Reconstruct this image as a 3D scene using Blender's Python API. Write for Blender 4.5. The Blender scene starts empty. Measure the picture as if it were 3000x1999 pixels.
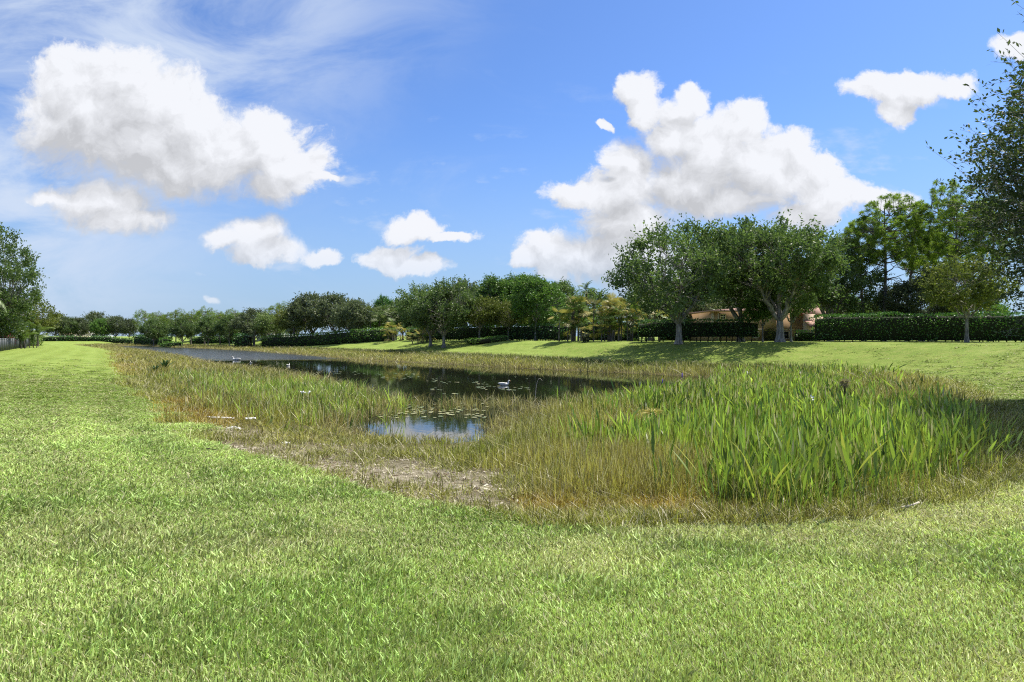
import bpy, math, random
import numpy as np
from mathutils import Vector, Euler

# ------------------------------------------------------------------ camera, sky, sun, exposure
scene = bpy.context.scene
COL = scene.collection
CAMH = 1.6
F = 1955.0            # focal length in pixels of the 3000 px wide photograph
HZ = 985.0            # row of the horizon
cam_d = bpy.data.cameras.new('camera')
cam_d.sensor_width = 36.0
cam_d.lens = F / 3000 * 36
cam_d.shift_y = -14.5 / 3000
cam_d.clip_start = 0.05
cam_d.clip_end = 6000
cam = bpy.data.objects.new('camera', cam_d)
COL.objects.link(cam)
cam.location = (0, 0, CAMH)
cam.rotation_euler = (math.pi / 2, 0, 0)
scene.camera = cam

SUN_EL = math.radians(58)
SUN_AZ = math.radians(58)      # clockwise from +Y (behind the trees, to the right)
sund = Vector((math.sin(SUN_AZ) * math.cos(SUN_EL), math.cos(SUN_AZ) * math.cos(SUN_EL), math.sin(SUN_EL)))
sl = bpy.data.lights.new('sun', 'SUN')
sl.energy = 4.6
sl.angle = math.radians(0.6)
sl.color = (1.0, 0.955, 0.87)
so = bpy.data.objects.new('sun', sl)
COL.objects.link(so)
so.rotation_euler = (-sund).to_track_quat('-Z', 'Y').to_euler()
so.location = (30, 30, 60)

scene.view_settings.view_transform = 'Standard'
scene.view_settings.look = 'None'
scene.view_settings.gamma = 1.0
scene.view_settings.use_curve_mapping = False
scene.view_settings.exposure = 0.80
scene.render.engine = 'CYCLES'
scene.cycles.use_denoising = False
scene.cycles.filter_width = 1.15
scene.cycles.max_bounces = 8
scene.cycles.transparent_max_bounces = 8
scene.cycles.diffuse_bounces = 4
scene.cycles.glossy_bounces = 3
scene.cycles.transmission_bounces = 4

world = bpy.data.worlds.new('World')
scene.world = world
world.use_nodes = True


def nd(t, kind, **kw):
    n = t.nodes.new(kind)
    for k, v in kw.items():
        if k.startswith('i_'):
            n.inputs[int(k[2:])].default_value = v
        else:
            setattr(n, k, v)
    return n


def sock(t, x, n, i):
    if isinstance(x, bpy.types.NodeSocket):
        t.links.new(x, n.inputs[i])
    elif x is not None:
        n.inputs[i].default_value = x


def mth(t, op, a, b=None, c=None, clamp=False):
    n = t.nodes.new('ShaderNodeMath')
    n.operation = op
    n.use_clamp = clamp
    for i, x in enumerate((a, b, c)):
        sock(t, x, n, i)
    return n.outputs[0]


def vmt(t, op, a, b=None, c=None):
    n = t.nodes.new('ShaderNodeVectorMath')
    n.operation = op
    for i, x in enumerate((a, b, c)):
        sock(t, x, n, i)
    return n.outputs['Value'] if op in ('LENGTH', 'DOT_PRODUCT', 'DISTANCE') else n.outputs[0]


def sstep(t, x, a, b, lo=0.0, hi=1.0):
    n = t.nodes.new('ShaderNodeMapRange')
    n.interpolation_type = 'SMOOTHSTEP'
    sock(t, x, n, 0)
    n.inputs[1].default_value = a
    n.inputs[2].default_value = b
    n.inputs[3].default_value = lo
    n.inputs[4].default_value = hi
    return n.outputs[0]


def mixc(t, f, a, b, blend='MIX'):
    n = t.nodes.new('ShaderNodeMix')
    n.data_type = 'RGBA'
    n.blend_type = blend
    sock(t, f, n, 0)
    for i, x in ((6, a), (7, b)):
        if isinstance(x, bpy.types.NodeSocket):
            t.links.new(x, n.inputs[i])
        else:
            n.inputs[i].default_value = (*x, 1.0) if len(x) == 3 else x
    return n.outputs[2]


def noise(t, vec, scale, detail=4.0, rough=0.55, out=0, dist=0.0):
    n = t.nodes.new('ShaderNodeTexNoise')
    if vec is not None:
        t.links.new(vec, n.inputs['Vector'])
    n.inputs['Scale'].default_value = scale
    n.inputs['Detail'].default_value = detail
    n.inputs['Roughness'].default_value = rough
    n.inputs['Distortion'].default_value = dist
    return n.outputs[out]


# cumulus shapes: ellipses in directions (u = x/y, v = z/y); (cx, cy, rx, ry) measured on a 2353 px wide copy
CLOUDS = [
    (165, 175, 95, 78), (290, 175, 95, 70), (230, 290, 170, 85), (330, 330, 190, 80), (345, 235, 130, 85), (190, 245, 140, 75), (430, 275, 105, 65),
    (540, 350, 170, 85), (605, 300, 62, 62), (625, 330, 80, 55), (685, 390, 85, 55), (650, 435, 75, 35),
    (752, 415, 40, 12), (420, 385, 220, 52), (130, 280, 85, 50),
    (400, 427, 58, 22), (230, 468, 100, 42), (125, 455, 55, 18), (280, 500, 100, 32),
    (575, 540, 62, 34), (610, 575, 80, 26), (735, 592, 50, 20), (515, 545, 40, 22), (952, 532, 66, 28), (1030, 552, 58, 13),
    (900, 588, 70, 22), (960, 612, 70, 18), (480, 678, 20, 10),
    (1468, 200, 48, 44), (1490, 250, 34, 45), (1585, 222, 36, 32), (1550, 255, 38, 40), (1396, 282, 20, 9), (1545, 320, 60, 42),
    (1640, 335, 105, 85), (1700, 290, 55, 60), (1440, 375, 68, 52), (1325, 442, 66, 34), (1420, 440, 100, 60), (1440, 520, 100, 60),
    (1600, 420, 130, 70), (1760, 390, 120, 75), (1825, 350, 45, 42), (1890, 405, 52, 42), (1680, 465, 120, 30),
    (1900, 455, 110, 42), (2030, 462, 70, 26), (1850, 500, 85, 36), (1345, 590, 130, 48), (1262, 570, 62, 40), (1430, 590, 130, 55),
    (1215, 597, 50, 18), (1500, 620, 130, 50), (2095, 195, 105, 34), (2000, 205, 58, 34), (2045, 245, 42, 34), (2205, 205, 55, 24),
    (2335, 112, 55, 28),
]


def build_world():
    t = world.node_tree
    t.nodes.clear()
    g = bpy.data.node_groups.new('cloud_field', 'ShaderNodeTree')
    g.interface.new_socket('P', in_out='INPUT', socket_type='NodeSocketVector')
    g.interface.new_socket('F', in_out='OUTPUT', socket_type='NodeSocketFloat')
    gi = g.nodes.new('NodeGroupInput')
    go = g.nodes.new('NodeGroupOutput')
    acc = None
    for cx, cy, rx, ry in CLOUDS:
        u = (cx * 1.275 - 1500) / F
        v = (HZ - cy * 1.275) / F
        a = rx * 1.275 / F * 1.2
        b = ry * 1.275 / F * 1.2
        q = vmt(g, 'MULTIPLY_ADD', gi.outputs[0], (1 / a, 1 / b, 0), (-u / a, -v / b, 0))
        l = vmt(g, 'LENGTH', q)
        acc = l if acc is None else mth(g, 'SMOOTH_MIN', acc, l, 0.22)
    g.links.new(mth(g, 'SUBTRACT', 1.0, acc), go.inputs[0])

    tc = nd(t, 'ShaderNodeTexCoord')
    sep = nd(t, 'ShaderNodeSeparateXYZ')
    t.links.new(tc.outputs['Generated'], sep.inputs[0])
    X, Y, Z = sep.outputs
    ys = mth(t, 'MAXIMUM', Y, 0.02)
    u = mth(t, 'DIVIDE', X, ys)
    v = mth(t, 'DIVIDE', Z, ys)
    cmb = nd(t, 'ShaderNodeCombineXYZ')
    t.links.new(u, cmb.inputs[0])
    t.links.new(v, cmb.inputs[1])
    P = cmb.outputs[0]
    # billowy edges: the position is pushed about by noise before the shapes are read
    nA = noise(t, P, 7.0, 3.0, 0.5, out=1)
    P1 = vmt(t, 'MULTIPLY_ADD', vmt(t, 'SUBTRACT', nA, (0.5, 0.5, 0.5)), (0.085, 0.06, 0), P)
    nB = noise(t, P, 26.0, 5.0, 0.6, out=1)
    P2 = vmt(t, 'MULTIPLY_ADD', vmt(t, 'SUBTRACT', nB, (0.5, 0.5, 0.5)), (0.030, 0.030, 0), P1)

    def field(p):
        n = nd(t, 'ShaderNodeGroup')
        n.node_tree = g
        t.links.new(p, n.inputs[0])
        return n.outputs[0]

    f0 = field(P2)
    fs = field(vmt(t, 'ADD', P2, (0.018, 0.030, 0)))
    fu = field(vmt(t, 'ADD', P1, (0.012, 0.085, 0)))
    fine = noise(t, P2, 24.0, 8.0, 0.66)
    fine2 = noise(t, P1, 6.0, 5.0, 0.62)
    f = mth(t, 'ADD', f0, mth(t, 'MULTIPLY', mth(t, 'SUBTRACT', fine, 0.5), 0.85))
    f = mth(t, 'ADD', f, mth(t, 'MULTIPLY', mth(t, 'SUBTRACT', noise(t, P1, 75.0, 6.0, 0.65), 0.5), 0.5))
    fineS = noise(t, vmt(t, 'ADD', P2, (0.010, 0.016, 0)), 24.0, 8.0, 0.66)
    # open holes through the body here and there
    f = mth(t, 'SUBTRACT', f, mth(t, 'MULTIPLY', sstep(t, fine2, 0.60, 0.75), 0.16))
    alpha = sstep(t, f, -0.07, 0.30)
    # bottoms dissolve more softly than tops
    soft = sstep(t, f, -0.25, 0.5)
    below = sstep(t, fu, -0.1, 0.5)
    alpha = mth(t, 'ADD', mth(t, 'MULTIPLY', alpha, mth(t, 'SUBTRACT', 1.0, below)), mth(t, 'MULTIPLY', soft, below))
    relief = mth(t, 'SUBTRACT', f0, fs)
    lit = mth(t, 'ADD', mth(t, 'ADD', 0.86, mth(t, 'MULTIPLY', relief, 0.25)), mth(t, 'MULTIPLY', mth(t, 'SUBTRACT', fine, fineS), 0.5))
    lit = mth(t, 'SUBTRACT', lit, mth(t, 'MULTIPLY', sstep(t, fu, -0.1, 1.0), 0.21))
    lit = mth(t, 'ADD', lit, mth(t, 'MULTIPLY', mth(t, 'SUBTRACT', noise(t, P1, 12.0, 5.0, 0.6), 0.5), 0.16))
    lit = mth(t, 'MINIMUM', mth(t, 'MAXIMUM', lit, 0.60), 0.955)
    front = mth(t, 'MULTIPLY', sstep(t, Y, 0.12, 0.3), 1.0)
    front = mth(t, 'MULTIPLY', front, sstep(t, Z, -0.02, 0.01))
    alpha = mth(t, 'MULTIPLY', alpha, front)

    # scattered clouds out of view, thickened to raise the fill light, laid on a flat layer
    zs = mth(t, 'ADD', mth(t, 'MAXIMUM', Z, 0.0), 0.12)
    c2 = nd(t, 'ShaderNodeCombineXYZ')
    t.links.new(mth(t, 'DIVIDE', X, zs), c2.inputs[0])
    t.links.new(mth(t, 'DIVIDE', Y, zs), c2.inputs[1])
    L = c2.outputs[0]
    gen = noise(t, L, 1.1, 7.0, 0.56)
    galpha = sstep(t, gen, 0.49, 0.62)
    outside = mth(t, 'SUBTRACT', 1.0, mth(t, 'MULTIPLY', sstep(t, Y, 0.1, 0.5), mth(t, 'SUBTRACT', 1.0, sstep(t, v, 0.52, 0.75))))
    galpha = mth(t, 'MULTIPLY', mth(t, 'MULTIPLY', galpha, outside), sstep(t, Z, 0.0, 0.1))
    # thin high wisps
    st = vmt(t, 'MULTIPLY', P, (1.0, 2.6, 1.0))
    wis = noise(t, st, 3.2, 7.0, 0.62, dist=0.7)
    wm = mth(t, 'MULTIPLY', sstep(t, mth(t, 'SUBTRACT', mth(t, 'MULTIPLY', v, 0.9), u), 0.36, 0.90), sstep(t, wis, 0.30, 0.68, 0.0, 0.9))
    wm2 = mth(t, 'MULTIPLY', sstep(t, wis, 0.52, 0.75, 0.0, 0.30), sstep(t, u, 0.35, -0.3))
    lw = noise(t, vmt(t, 'MULTIPLY', P, (1.0, 2.4, 1.0)), 6.5, 7.0, 0.6)
    wm2 = mth(t, 'MAXIMUM', wm2, mth(t, 'MULTIPLY', sstep(t, lw, 0.55, 0.72, 0.0, 0.6), sstep(t, v, 0.42, 0.22)))
    wisp = mth(t, 'MULTIPLY', mth(t, 'MAXIMUM', wm, wm2), front)

    sky = nd(t, 'ShaderNodeTexSky', sky_type='NISHITA')
    sky.sun_disc = False
    sky.sun_elevation = SUN_EL
    sky.sun_rotation = SUN_AZ
    sky.altitude = 0
    sky.air_density = 1.0
    sky.dust_density = 0.7
    sky.ozone_density = 2.2
    K = 1.0 / 0.12 / (2 ** 0.80)
    base = mixc(t, 1.0, sky.outputs[0], (0.42, 0.57, 0.82), 'MULTIPLY')
    # humid low air
    base = mixc(t, sstep(t, Z, 0.32, -0.02, 0.0, 0.75), base, (0.40 * K, 0.56 * K, 0.78 * K))

    def grey(s, tint=(1.0, 1.0, 1.0)):
        n = nd(t, 'ShaderNodeCombineXYZ')
        for i in range(3):
            t.links.new(mth(t, 'MULTIPLY', s, K * tint[i]), n.inputs[i])
        return n.outputs[0]

    c = mixc(t, wisp, base, (0.66 * K, 0.76 * K, 0.93 * K))
    c = mixc(t, galpha, c, (0.82 * K, 0.84 * K, 0.90 * K))
    # clouds near the horizon fade into the humid air
    fade = sstep(t, Z, 0.0, 0.16, 0.45, 1.0)
    c = mixc(t, mth(t, 'MULTIPLY', alpha, fade), c, grey(lit, (0.955, 0.975, 1.03)))
    bg = nd(t, 'ShaderNodeBackground')
    bg.inputs[1].default_value = 0.12
    t.links.new(c, bg.inputs[0])
    out = nd(t, 'ShaderNodeOutputWorld')
    t.links.new(bg.outputs[0], out.inputs[0])
    world.cycles.sampling_method = 'MANUAL'
    world.cycles.sample_map_resolution = 512


build_world()

# ------------------------------------------------------------------ helpers
RNG = np.random.default_rng(7)


def at(px, py, z):
    D = (CAMH - z) * F / (py - HZ)
    return ((px - 1500) / F * D, D)


def tag(o, label=None, cat=None, group=None, kind=None):
    if label: o['label'] = label
    if cat: o['category'] = cat
    if group: o['group'] = group
    if kind: o['kind'] = kind
    return o


def mk_mesh(name, V, faces_list, mat=None, attrs=None, smooth=False):
    """faces_list: list of int arrays, each (n, k); attrs: point float attributes"""
    me = bpy.data.meshes.new(name)
    V = np.asarray(V, dtype=np.float32)
    me.vertices.add(len(V))
    me.vertices.foreach_set('co', V.ravel())
    faces_list = [np.asarray(f) for f in faces_list if len(f)]
    loops = np.concatenate([f.ravel() for f in faces_list]).astype(np.int32)
    sizes = np.concatenate([np.full(len(f), f.shape[1]) for f in faces_list])
    starts = np.concatenate([[0], np.cumsum(sizes)[:-1]]).astype(np.int32)
    me.loops.add(len(loops))
    me.loops.foreach_set('vertex_index', loops)
    me.polygons.add(len(sizes))
    me.polygons.foreach_set('loop_start', starts)
    if smooth:
        me.polygons.foreach_set('use_smooth', np.ones(len(sizes), dtype=bool))
    for k, a in (attrs or {}).items():
        a = np.asarray(a, dtype=np.float32)
        if a.ndim == 1:
            at_ = me.attributes.new(k, 'FLOAT', 'POINT')
            at_.data.foreach_set('value', a)
        else:
            at_ = me.attributes.new(k, 'FLOAT_VECTOR', 'POINT')
            at_.data.foreach_set('vector', a.ravel())
    if mat: me.materials.append(mat)
    me.update(calc_edges=True)
    me.validate()
    return me


def obj(name, me, parent=None, loc=None, rz=0.0, scale=None):
    o = bpy.data.objects.new(name, me)
    COL.objects.link(o)
    if parent: o.parent = parent
    if loc is not None: o.location = loc
    o.rotation_euler[2] = rz
    if scale is not None: o.scale = scale if hasattr(scale, '__len__') else (scale,) * 3
    return o


def smooth01(x):
    x = np.clip(x, 0, 1)
    return x * x * (3 - 2 * x)


def vnoise(x, y, scale, seed=0):
    r = np.random.default_rng(1000 + seed)
    T = r.random((256, 256))
    x = np.asarray(x) / scale + 1000.37
    y = np.asarray(y) / scale + 1000.71
    xi = np.floor(x).astype(int); yi = np.floor(y).astype(int)
    fx = smooth01(x - xi); fy = smooth01(y - yi)
    a = T[xi % 256, yi % 256]; b = T[(xi + 1) % 256, yi % 256]
    c = T[xi % 256, (yi + 1) % 256]; d = T[(xi + 1) % 256, (yi + 1) % 256]
    return (a * (1 - fx) + b * fx) * (1 - fy) + (c * (1 - fx) + d * fx) * fy


def fbm(x, y, scale, seed=0, oct=4):
    s = 0; w = 0
    for k in range(oct):
        s = s + vnoise(x, y, scale / 2 ** k, seed + k) * 0.55 ** k
        w += 0.55 ** k
    return s / w


# ---- shorelines in metres
WET = [(0.55, 7.17, .4), (1.84, 7.2, .4), (3.15, 7.3, .4), (4.5, 7.7, .4), (6.0, 8.6, .4), (8.6, 10.9, .4), (11.3, 14.6, .45),
       (13.6, 18.6, .6), (16.4, 24.0, .9), (18.9, 30, 1.2), (20.3, 37, 1.5), (19.0, 43, 1.5), (15.0, 47, 1.5), (10.2, 51, 1.5), (3.2, 62, 1.45),
       (-8.4, 81, 1.4), (-20.5, 98, 1.3), (-38, 122, 1.2), (-60, 148, 1.1), (-88, 175, .9), (-106, 185, .6), (-104, 160, .45), (-84, 132, .4),
       (-58, 96, .4), (-33, 56, .4), (-17.2, 30, .4), (-10.1, 19.2, .4), (-7.2, 15.0, .4), (-5.1, 12.0, .4), (-3.4, 10.1, .4), (-2.3, 9.0, .4),
       (-1.24, 8.1, .4), (-0.2, 7.45, .4)]
WATER = [(-3.6, 16.8), (-1.6, 15.4), (-0.7, 17.2), (0.2, 19.6), (2.4, 23), (6.3, 27), (9.5, 31.5), (11.5, 36.5), (11.8, 40), (9.2, 43.5), (2.5, 49.5), (-6, 59),
         (-13.7, 67), (-26.4, 86), (-47.5, 116), (-77, 150), (-92, 166), (-93, 155), (-72, 127), (-44, 86), (-25.5, 57), (-18.4, 48), (-12.0, 38.5),
         (-7.2, 29.5), (-3.9, 23.3), (-4.6, 20)]


def catmull(P, n=5):
    P = np.array(P, float); N = len(P); out = []
    for i in range(N):
        p0, p1, p2, p3 = P[i - 1], P[i], P[(i + 1) % N], P[(i + 2) % N]
        for k in range(n):
            t = k / n
            out.append(0.5 * ((2 * p1) + (-p0 + p2) * t + (2 * p0 - 5 * p1 + 4 * p2 - p3) * t * t + (-p0 + 3 * p1 - 3 * p2 + p3) * t ** 3))
    return np.array(out)


WETP = catmull(WET)
WATP = catmull(WATER)


def sdist(poly, x, y, val=None):
    x = np.asarray(x, float).ravel(); y = np.asarray(y, float).ravel()
    best = np.full(x.shape, 1e18); bv = np.zeros(x.shape); ins = np.zeros(x.shape, bool)
    N = len(poly)
    for i in range(N):
        ax, ay = poly[i][:2]; bx, by = poly[(i + 1) % N][:2]
        dx, dy = bx - ax, by - ay
        t = np.clip(((x - ax) * dx + (y - ay) * dy) / (dx * dx + dy * dy + 1e-12), 0, 1)
        d = (x - ax - t * dx) ** 2 + (y - ay - t * dy) ** 2
        m = d < best
        best[m] = d[m]
        if val is not None:
            bv[m] = (val[i] * (1 - t) + val[(i + 1) % N] * t)[m]
        c = (ay > y) != (by > y)
        with np.errstate(divide='ignore', invalid='ignore'):
            xs = (bx - ax) * (y - ay) / (by - ay + 1e-30) + ax
        ins ^= c & (x < xs)
    d = np.sqrt(best)
    d[ins] *= -1
    return (d, bv) if val is not None else d


WZ = -0.9


def zones(x, y):
    x = np.asarray(x, float).ravel(); y = np.asarray(y, float).ravel()
    wob = (fbm(x, y, 1.3, 50, 3) - 0.5) * np.clip(np.hypot(x, y) / 14, 0.35, 1.2)
    dw, rise = sdist(WETP, x, y, WETP[:, 2])
    dq = sdist(WATP, x, y)
    return dw + wob, rise, dq + wob * 0.9


def height(x, y, zz=None):
    x = np.asarray(x, float).ravel(); y = np.asarray(y, float).ravel()
    dw, rise, dq = zz if zz is not None else zones(x, y)
    W = np.where(rise > 0.7, 9.0, 6.0)
    out = -0.4 + rise * (0.55 * smooth01(dw / W) + 0.45 * np.clip(dw / W, 0, 1)) - 0.05 * smooth01(-dw / 0.1)
    t = np.clip(-dw, 0, None) / (np.clip(-dw, 0, None) + np.clip(dq, 0, None) + 1e-6)
    ins = -0.45 - 0.43 * t ** 0.8
    ins = np.where(dq < 0, -0.9 - np.clip(-dq * 0.35, 0, 0.9), ins)
    z = np.where(dw > 0, out, ins)
    z = z + (fbm(x, y, 3.0, 9, 3) - 0.5) * 0.05 * (dq > 0.2)
    z = np.where((dw > 0), np.maximum(z, -0.47), z)
    return z


def h1(x, y):
    return float(height([x], [y])[0])


# ------------------------------------------------------------------ materials
def new_mat(name):
    m = bpy.data.materials.new(name)
    m.use_nodes = True
    t = m.node_tree
    t.nodes.clear()
    out = nd(t, 'ShaderNodeOutputMaterial')
    return m, t, out


def simple_mat(name, col, rough=0.8, var=0.15, scale=8.0, bump=0.0, spec=0.3, metal=0.0):
    m, t, out = new_mat(name)
    b = nd(t, 'ShaderNodeBsdfPrincipled')
    tc = nd(t, 'ShaderNodeTexCoord')
    n = noise(t, tc.outputs['Object'], scale, 5.0, 0.6)
    dark = tuple(c * (1 - var) for c in col)
    lite = tuple(min(1, c * (1 + var)) for c in col)
    c = mixc(t, n, dark, lite)
    t.links.new(c, b.inputs['Base Color'])
    b.inputs['Roughness'].default_value = rough
    b.inputs['Metallic'].default_value = metal
    b.inputs['Specular IOR Level'].default_value = spec
    if bump:
        bn = nd(t, 'ShaderNodeBump')
        bn.inputs['Strength'].default_value = bump
        t.links.new(n, bn.inputs['Height'])
        t.links.new(bn.outputs[0], b.inputs['Normal'])
    t.links.new(b.outputs[0], out.inputs[0])
    return m


def leafy_shader(t, out, col, transl=0.35, gloss=0.05, rough=0.45):
    d = nd(t, 'ShaderNodeBsdfDiffuse')
    t.links.new(col, d.inputs[0])
    tr = nd(t, 'ShaderNodeBsdfTranslucent')
    t.links.new(mixc(t, 1.0, col, (1.0, 1.10, 0.68), 'MULTIPLY'), tr.inputs[0])
    mx = nd(t, 'ShaderNodeMixShader')
    mx.inputs[0].default_value = transl
    t.links.new(d.outputs[0], mx.inputs[1])
    t.links.new(tr.outputs[0], mx.inputs[2])
    gl = nd(t, 'ShaderNodeBsdfGlossy')
    gl.inputs['Roughness'].default_value = rough
    gl.inputs['Color'].default_value = (1, 1, 0.95, 1)
    m2 = nd(t, 'ShaderNodeMixShader')
    m2.inputs[0].default_value = gloss
    t.links.new(mx.outputs[0], m2.inputs[1])
    t.links.new(gl.outputs[0], m2.inputs[2])
    t.links.new(m2.outputs[0], out.inputs[0])


def leaf_mat(name, ca, cb, cc=None, transl=0.3, gloss=0.06, frac=0.12, k=1.0):
    """leaves whose own colour wanders between ca and cb, some of them cc"""
    ca = tuple(v * k for v in ca); cb = tuple(v * k for v in cb)
    gloss = gloss * 0.35
    m, t, out = new_mat(name)
    a = nd(t, 'ShaderNodeAttribute', attribute_name='rnd')
    info = nd(t, 'ShaderNodeObjectInfo')
    tc = nd(t, 'ShaderNodeTexCoord')
    n = noise(t, tc.outputs['Object'], 0.9, 3.0, 0.55)
    k = mth(t, 'ADD', mth(t, 'MULTIPLY', a.outputs['Fac'], 0.55), mth(t, 'MULTIPLY', sstep(t, n, 0.3, 0.7), 0.45))
    c = mixc(t, k, ca, cb)
    if cc:
        c = mixc(t, mth(t, 'GREATER_THAN', a.outputs['Fac'], 1 - frac), c, cc)
    v = mth(t, 'ADD', 0.86, mth(t, 'MULTIPLY', info.outputs['Random'], 0.28))
    hs = nd(t, 'ShaderNodeHueSaturation')
    t.links.new(v, hs.inputs['Value'])
    t.links.new(c, hs.inputs['Color'])
    leafy_shader(t, out, hs.outputs[0], transl, gloss)
    return m


def inst_mat(name, transl=0.35, gloss=0.05, rough=0.5):
    """colour comes per clump, varied per blade"""
    m, t, out = new_mat(name)
    a = nd(t, 'ShaderNodeAttribute', attribute_name='col', attribute_type='INSTANCER')
    r = nd(t, 'ShaderNodeAttribute', attribute_name='rnd')
    s = nd(t, 'ShaderNodeAttribute', attribute_name='straw')
    hs = nd(t, 'ShaderNodeHueSaturation')
    t.links.new(mth(t, 'ADD', 0.38, mth(t, 'MULTIPLY', r.outputs['Fac'], 1.3)), hs.inputs['Value'])
    t.links.new(mth(t, 'ADD', 0.475, mth(t, 'MULTIPLY', r.outputs['Fac'], 0.04)), hs.inputs['Hue'])
    t.links.new(a.outputs['Color'], hs.inputs['Color'])
    c = mixc(t, s.outputs['Fac'], hs.outputs[0], (0.58, 0.52, 0.32))
    leafy_shader(t, out, c, transl, gloss, rough)
    return m


def ground_mat():
    m, t, out = new_mat('ground')
    geo = nd(t, 'ShaderNodeNewGeometry')
    pos = geo.outputs['Position']
    wet = nd(t, 'ShaderNodeAttribute', attribute_name='wet').outputs['Fac']
    sand = nd(t, 'ShaderNodeAttribute', attribute_name='sand').outputs['Fac']
    mow = nd(t, 'ShaderNodeAttribute', attribute_name='mow').outputs['Fac']
    far = nd(t, 'ShaderNodeAttribute', attribute_name='far').outputs['Fac']
    n1 = noise(t, pos, 0.35, 5.0, 0.6)
    n2 = noise(t, pos, 6.0, 6.0, 0.7)
    n3 = noise(t, pos, 55.0, 4.0, 0.7)
    k = mth(t, 'ADD', mth(t, 'MULTIPLY', n1, 0.5), mth(t, 'MULTIPLY', n2, 0.5))
    lawn = mixc(t, sstep(t, k, 0.36, 0.64), (0.120, 0.185, 0.022), (0.215, 0.285, 0.050))
    n4 = noise(t, pos, 1.6, 6.0, 0.75)
    lawn = mixc(t, sstep(t, n4, 0.42, 0.68, 0.0, 0.55), lawn, (0.27, 0.27, 0.075))
    lawn = mixc(t, mth(t, 'MULTIPLY', sstep(t, n1, 0.55, 0.75), 0.35), lawn, (0.30, 0.30, 0.11))
    lawn = mixc(t, mth(t, 'MULTIPLY', mow, 0.55), lawn, (0.26, 0.34, 0.075))
    grain = mth(t, 'ADD', 0.55, mth(t, 'MULTIPLY', n3, 0.9))
    hs = nd(t, 'ShaderNodeHueSaturation')
    t.links.new(grain, hs.inputs['Value'])
    t.links.new(lawn, hs.inputs['Color'])
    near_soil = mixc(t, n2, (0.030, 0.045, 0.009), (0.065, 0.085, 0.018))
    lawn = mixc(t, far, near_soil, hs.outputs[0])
    mud = mixc(t, n2, (0.055, 0.050, 0.018), (0.14, 0.12, 0.045))
    snd = mixc(t, sstep(t, n2, 0.35, 0.7), (0.15, 0.125, 0.075), (0.36, 0.31, 0.22))
    snd = mixc(t, sstep(t, n3, 0.56, 0.66, 0.0, 0.75), snd, (0.62, 0.56, 0.46))
    c = mixc(t, wet, lawn, mud)
    c = mixc(t, mth(t, 'MULTIPLY', sand, sstep(t, n2, 0.25, 0.5)), c, snd)
    b = nd(t, 'ShaderNodeBsdfPrincipled')
    t.links.new(c, b.inputs['Base Color'])
    b.inputs['Roughness'].default_value = 0.95
    b.inputs['Specular IOR Level'].default_value = 0.15
    bp = nd(t, 'ShaderNodeBump')
    bp.inputs['Strength'].default_value = 0.7
    bp.inputs['Distance'].default_value = 0.06
    t.links.new(mth(t, 'ADD', n3, mth(t, 'MULTIPLY', n2, 1.5)), bp.inputs['Height'])
    t.links.new(bp.outputs[0], b.inputs['Normal'])
    t.links.new(b.outputs[0], out.inputs[0])
    return m


def water_mat():
    m, t, out = new_mat('pond_water')
    geo = nd(t, 'ShaderNodeNewGeometry')
    pos = geo.outputs['Position']
    sep = nd(t, 'ShaderNodeSeparateXYZ')
    t.links.new(pos, sep.inputs[0])
    nx = noise(t, pos, 0.06, 4.0, 0.6)
    w = mth(t, 'MULTIPLY', mth(t, 'SUBTRACT', nx, 0.5), 14.0)
    a = sstep(t, mth(t, 'ADD', sep.outputs[1], w), 66, 76)
    side = mth(t, 'ADD', mth(t, 'ADD', sep.outputs[0], mth(t, 'MULTIPLY', sep.outputs[1], 0.255)), mth(t, 'MULTIPLY', w, 0.3))
    rip = mth(t, 'MULTIPLY', a, sstep(t, side, 2.0, -4.0))
    b = nd(t, 'ShaderNodeBsdfPrincipled')
    b.inputs['Base Color'].default_value = (0.012, 0.014, 0.008, 1)
    b.inputs['IOR'].default_value = 1.33
    t.links.new(mth(t, 'ADD', 0.015, mth(t, 'MULTIPLY', rip, 0.16)), b.inputs['Roughness'])
    st = vmt(t, 'MULTIPLY', pos, (1.0, 0.6, 1.0))
    n1 = noise(t, st, 5.0, 3.0, 0.6)
    n2 = noise(t, st, 1.2, 2.0, 0.5)
    bp = nd(t, 'ShaderNodeBump')
    bp.inputs['Distance'].default_value = 0.1
    t.links.new(mth(t, 'ADD', 0.012, mth(t, 'MULTIPLY', rip, 1.0)), bp.inputs['Strength'])
    t.links.new(mth(t, 'ADD', n1, n2), bp.inputs['Height'])
    t.links.new(bp.outputs[0], b.inputs['Normal'])
    t.links.new(b.outputs[0], out.inputs[0])
    return m


def bark_mat(name, ca, cb, scale=6.0):
    m, t, out = new_mat(name)
    tc = nd(t, 'ShaderNodeTexCoord')
    st = vmt(t, 'MULTIPLY', tc.outputs['Object'], (1.0, 1.0, 0.25))
    n = noise(t, st, scale, 6.0, 0.65)
    b = nd(t, 'ShaderNodeBsdfPrincipled')
    t.links.new(mixc(t, sstep(t, n, 0.35, 0.65), ca, cb), b.inputs['Base Color'])
    b.inputs['Roughness'].default_value = 0.9
    bp = nd(t, 'ShaderNodeBump')
    bp.inputs['Strength'].default_value = 0.8
    bp.inputs['Distance'].default_value = 0.04
    t.links.new(n, bp.inputs['Height'])
    t.links.new(bp.outputs[0], b.inputs['Normal'])
    t.links.new(b.outputs[0], out.inputs[0])
    return m


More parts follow.
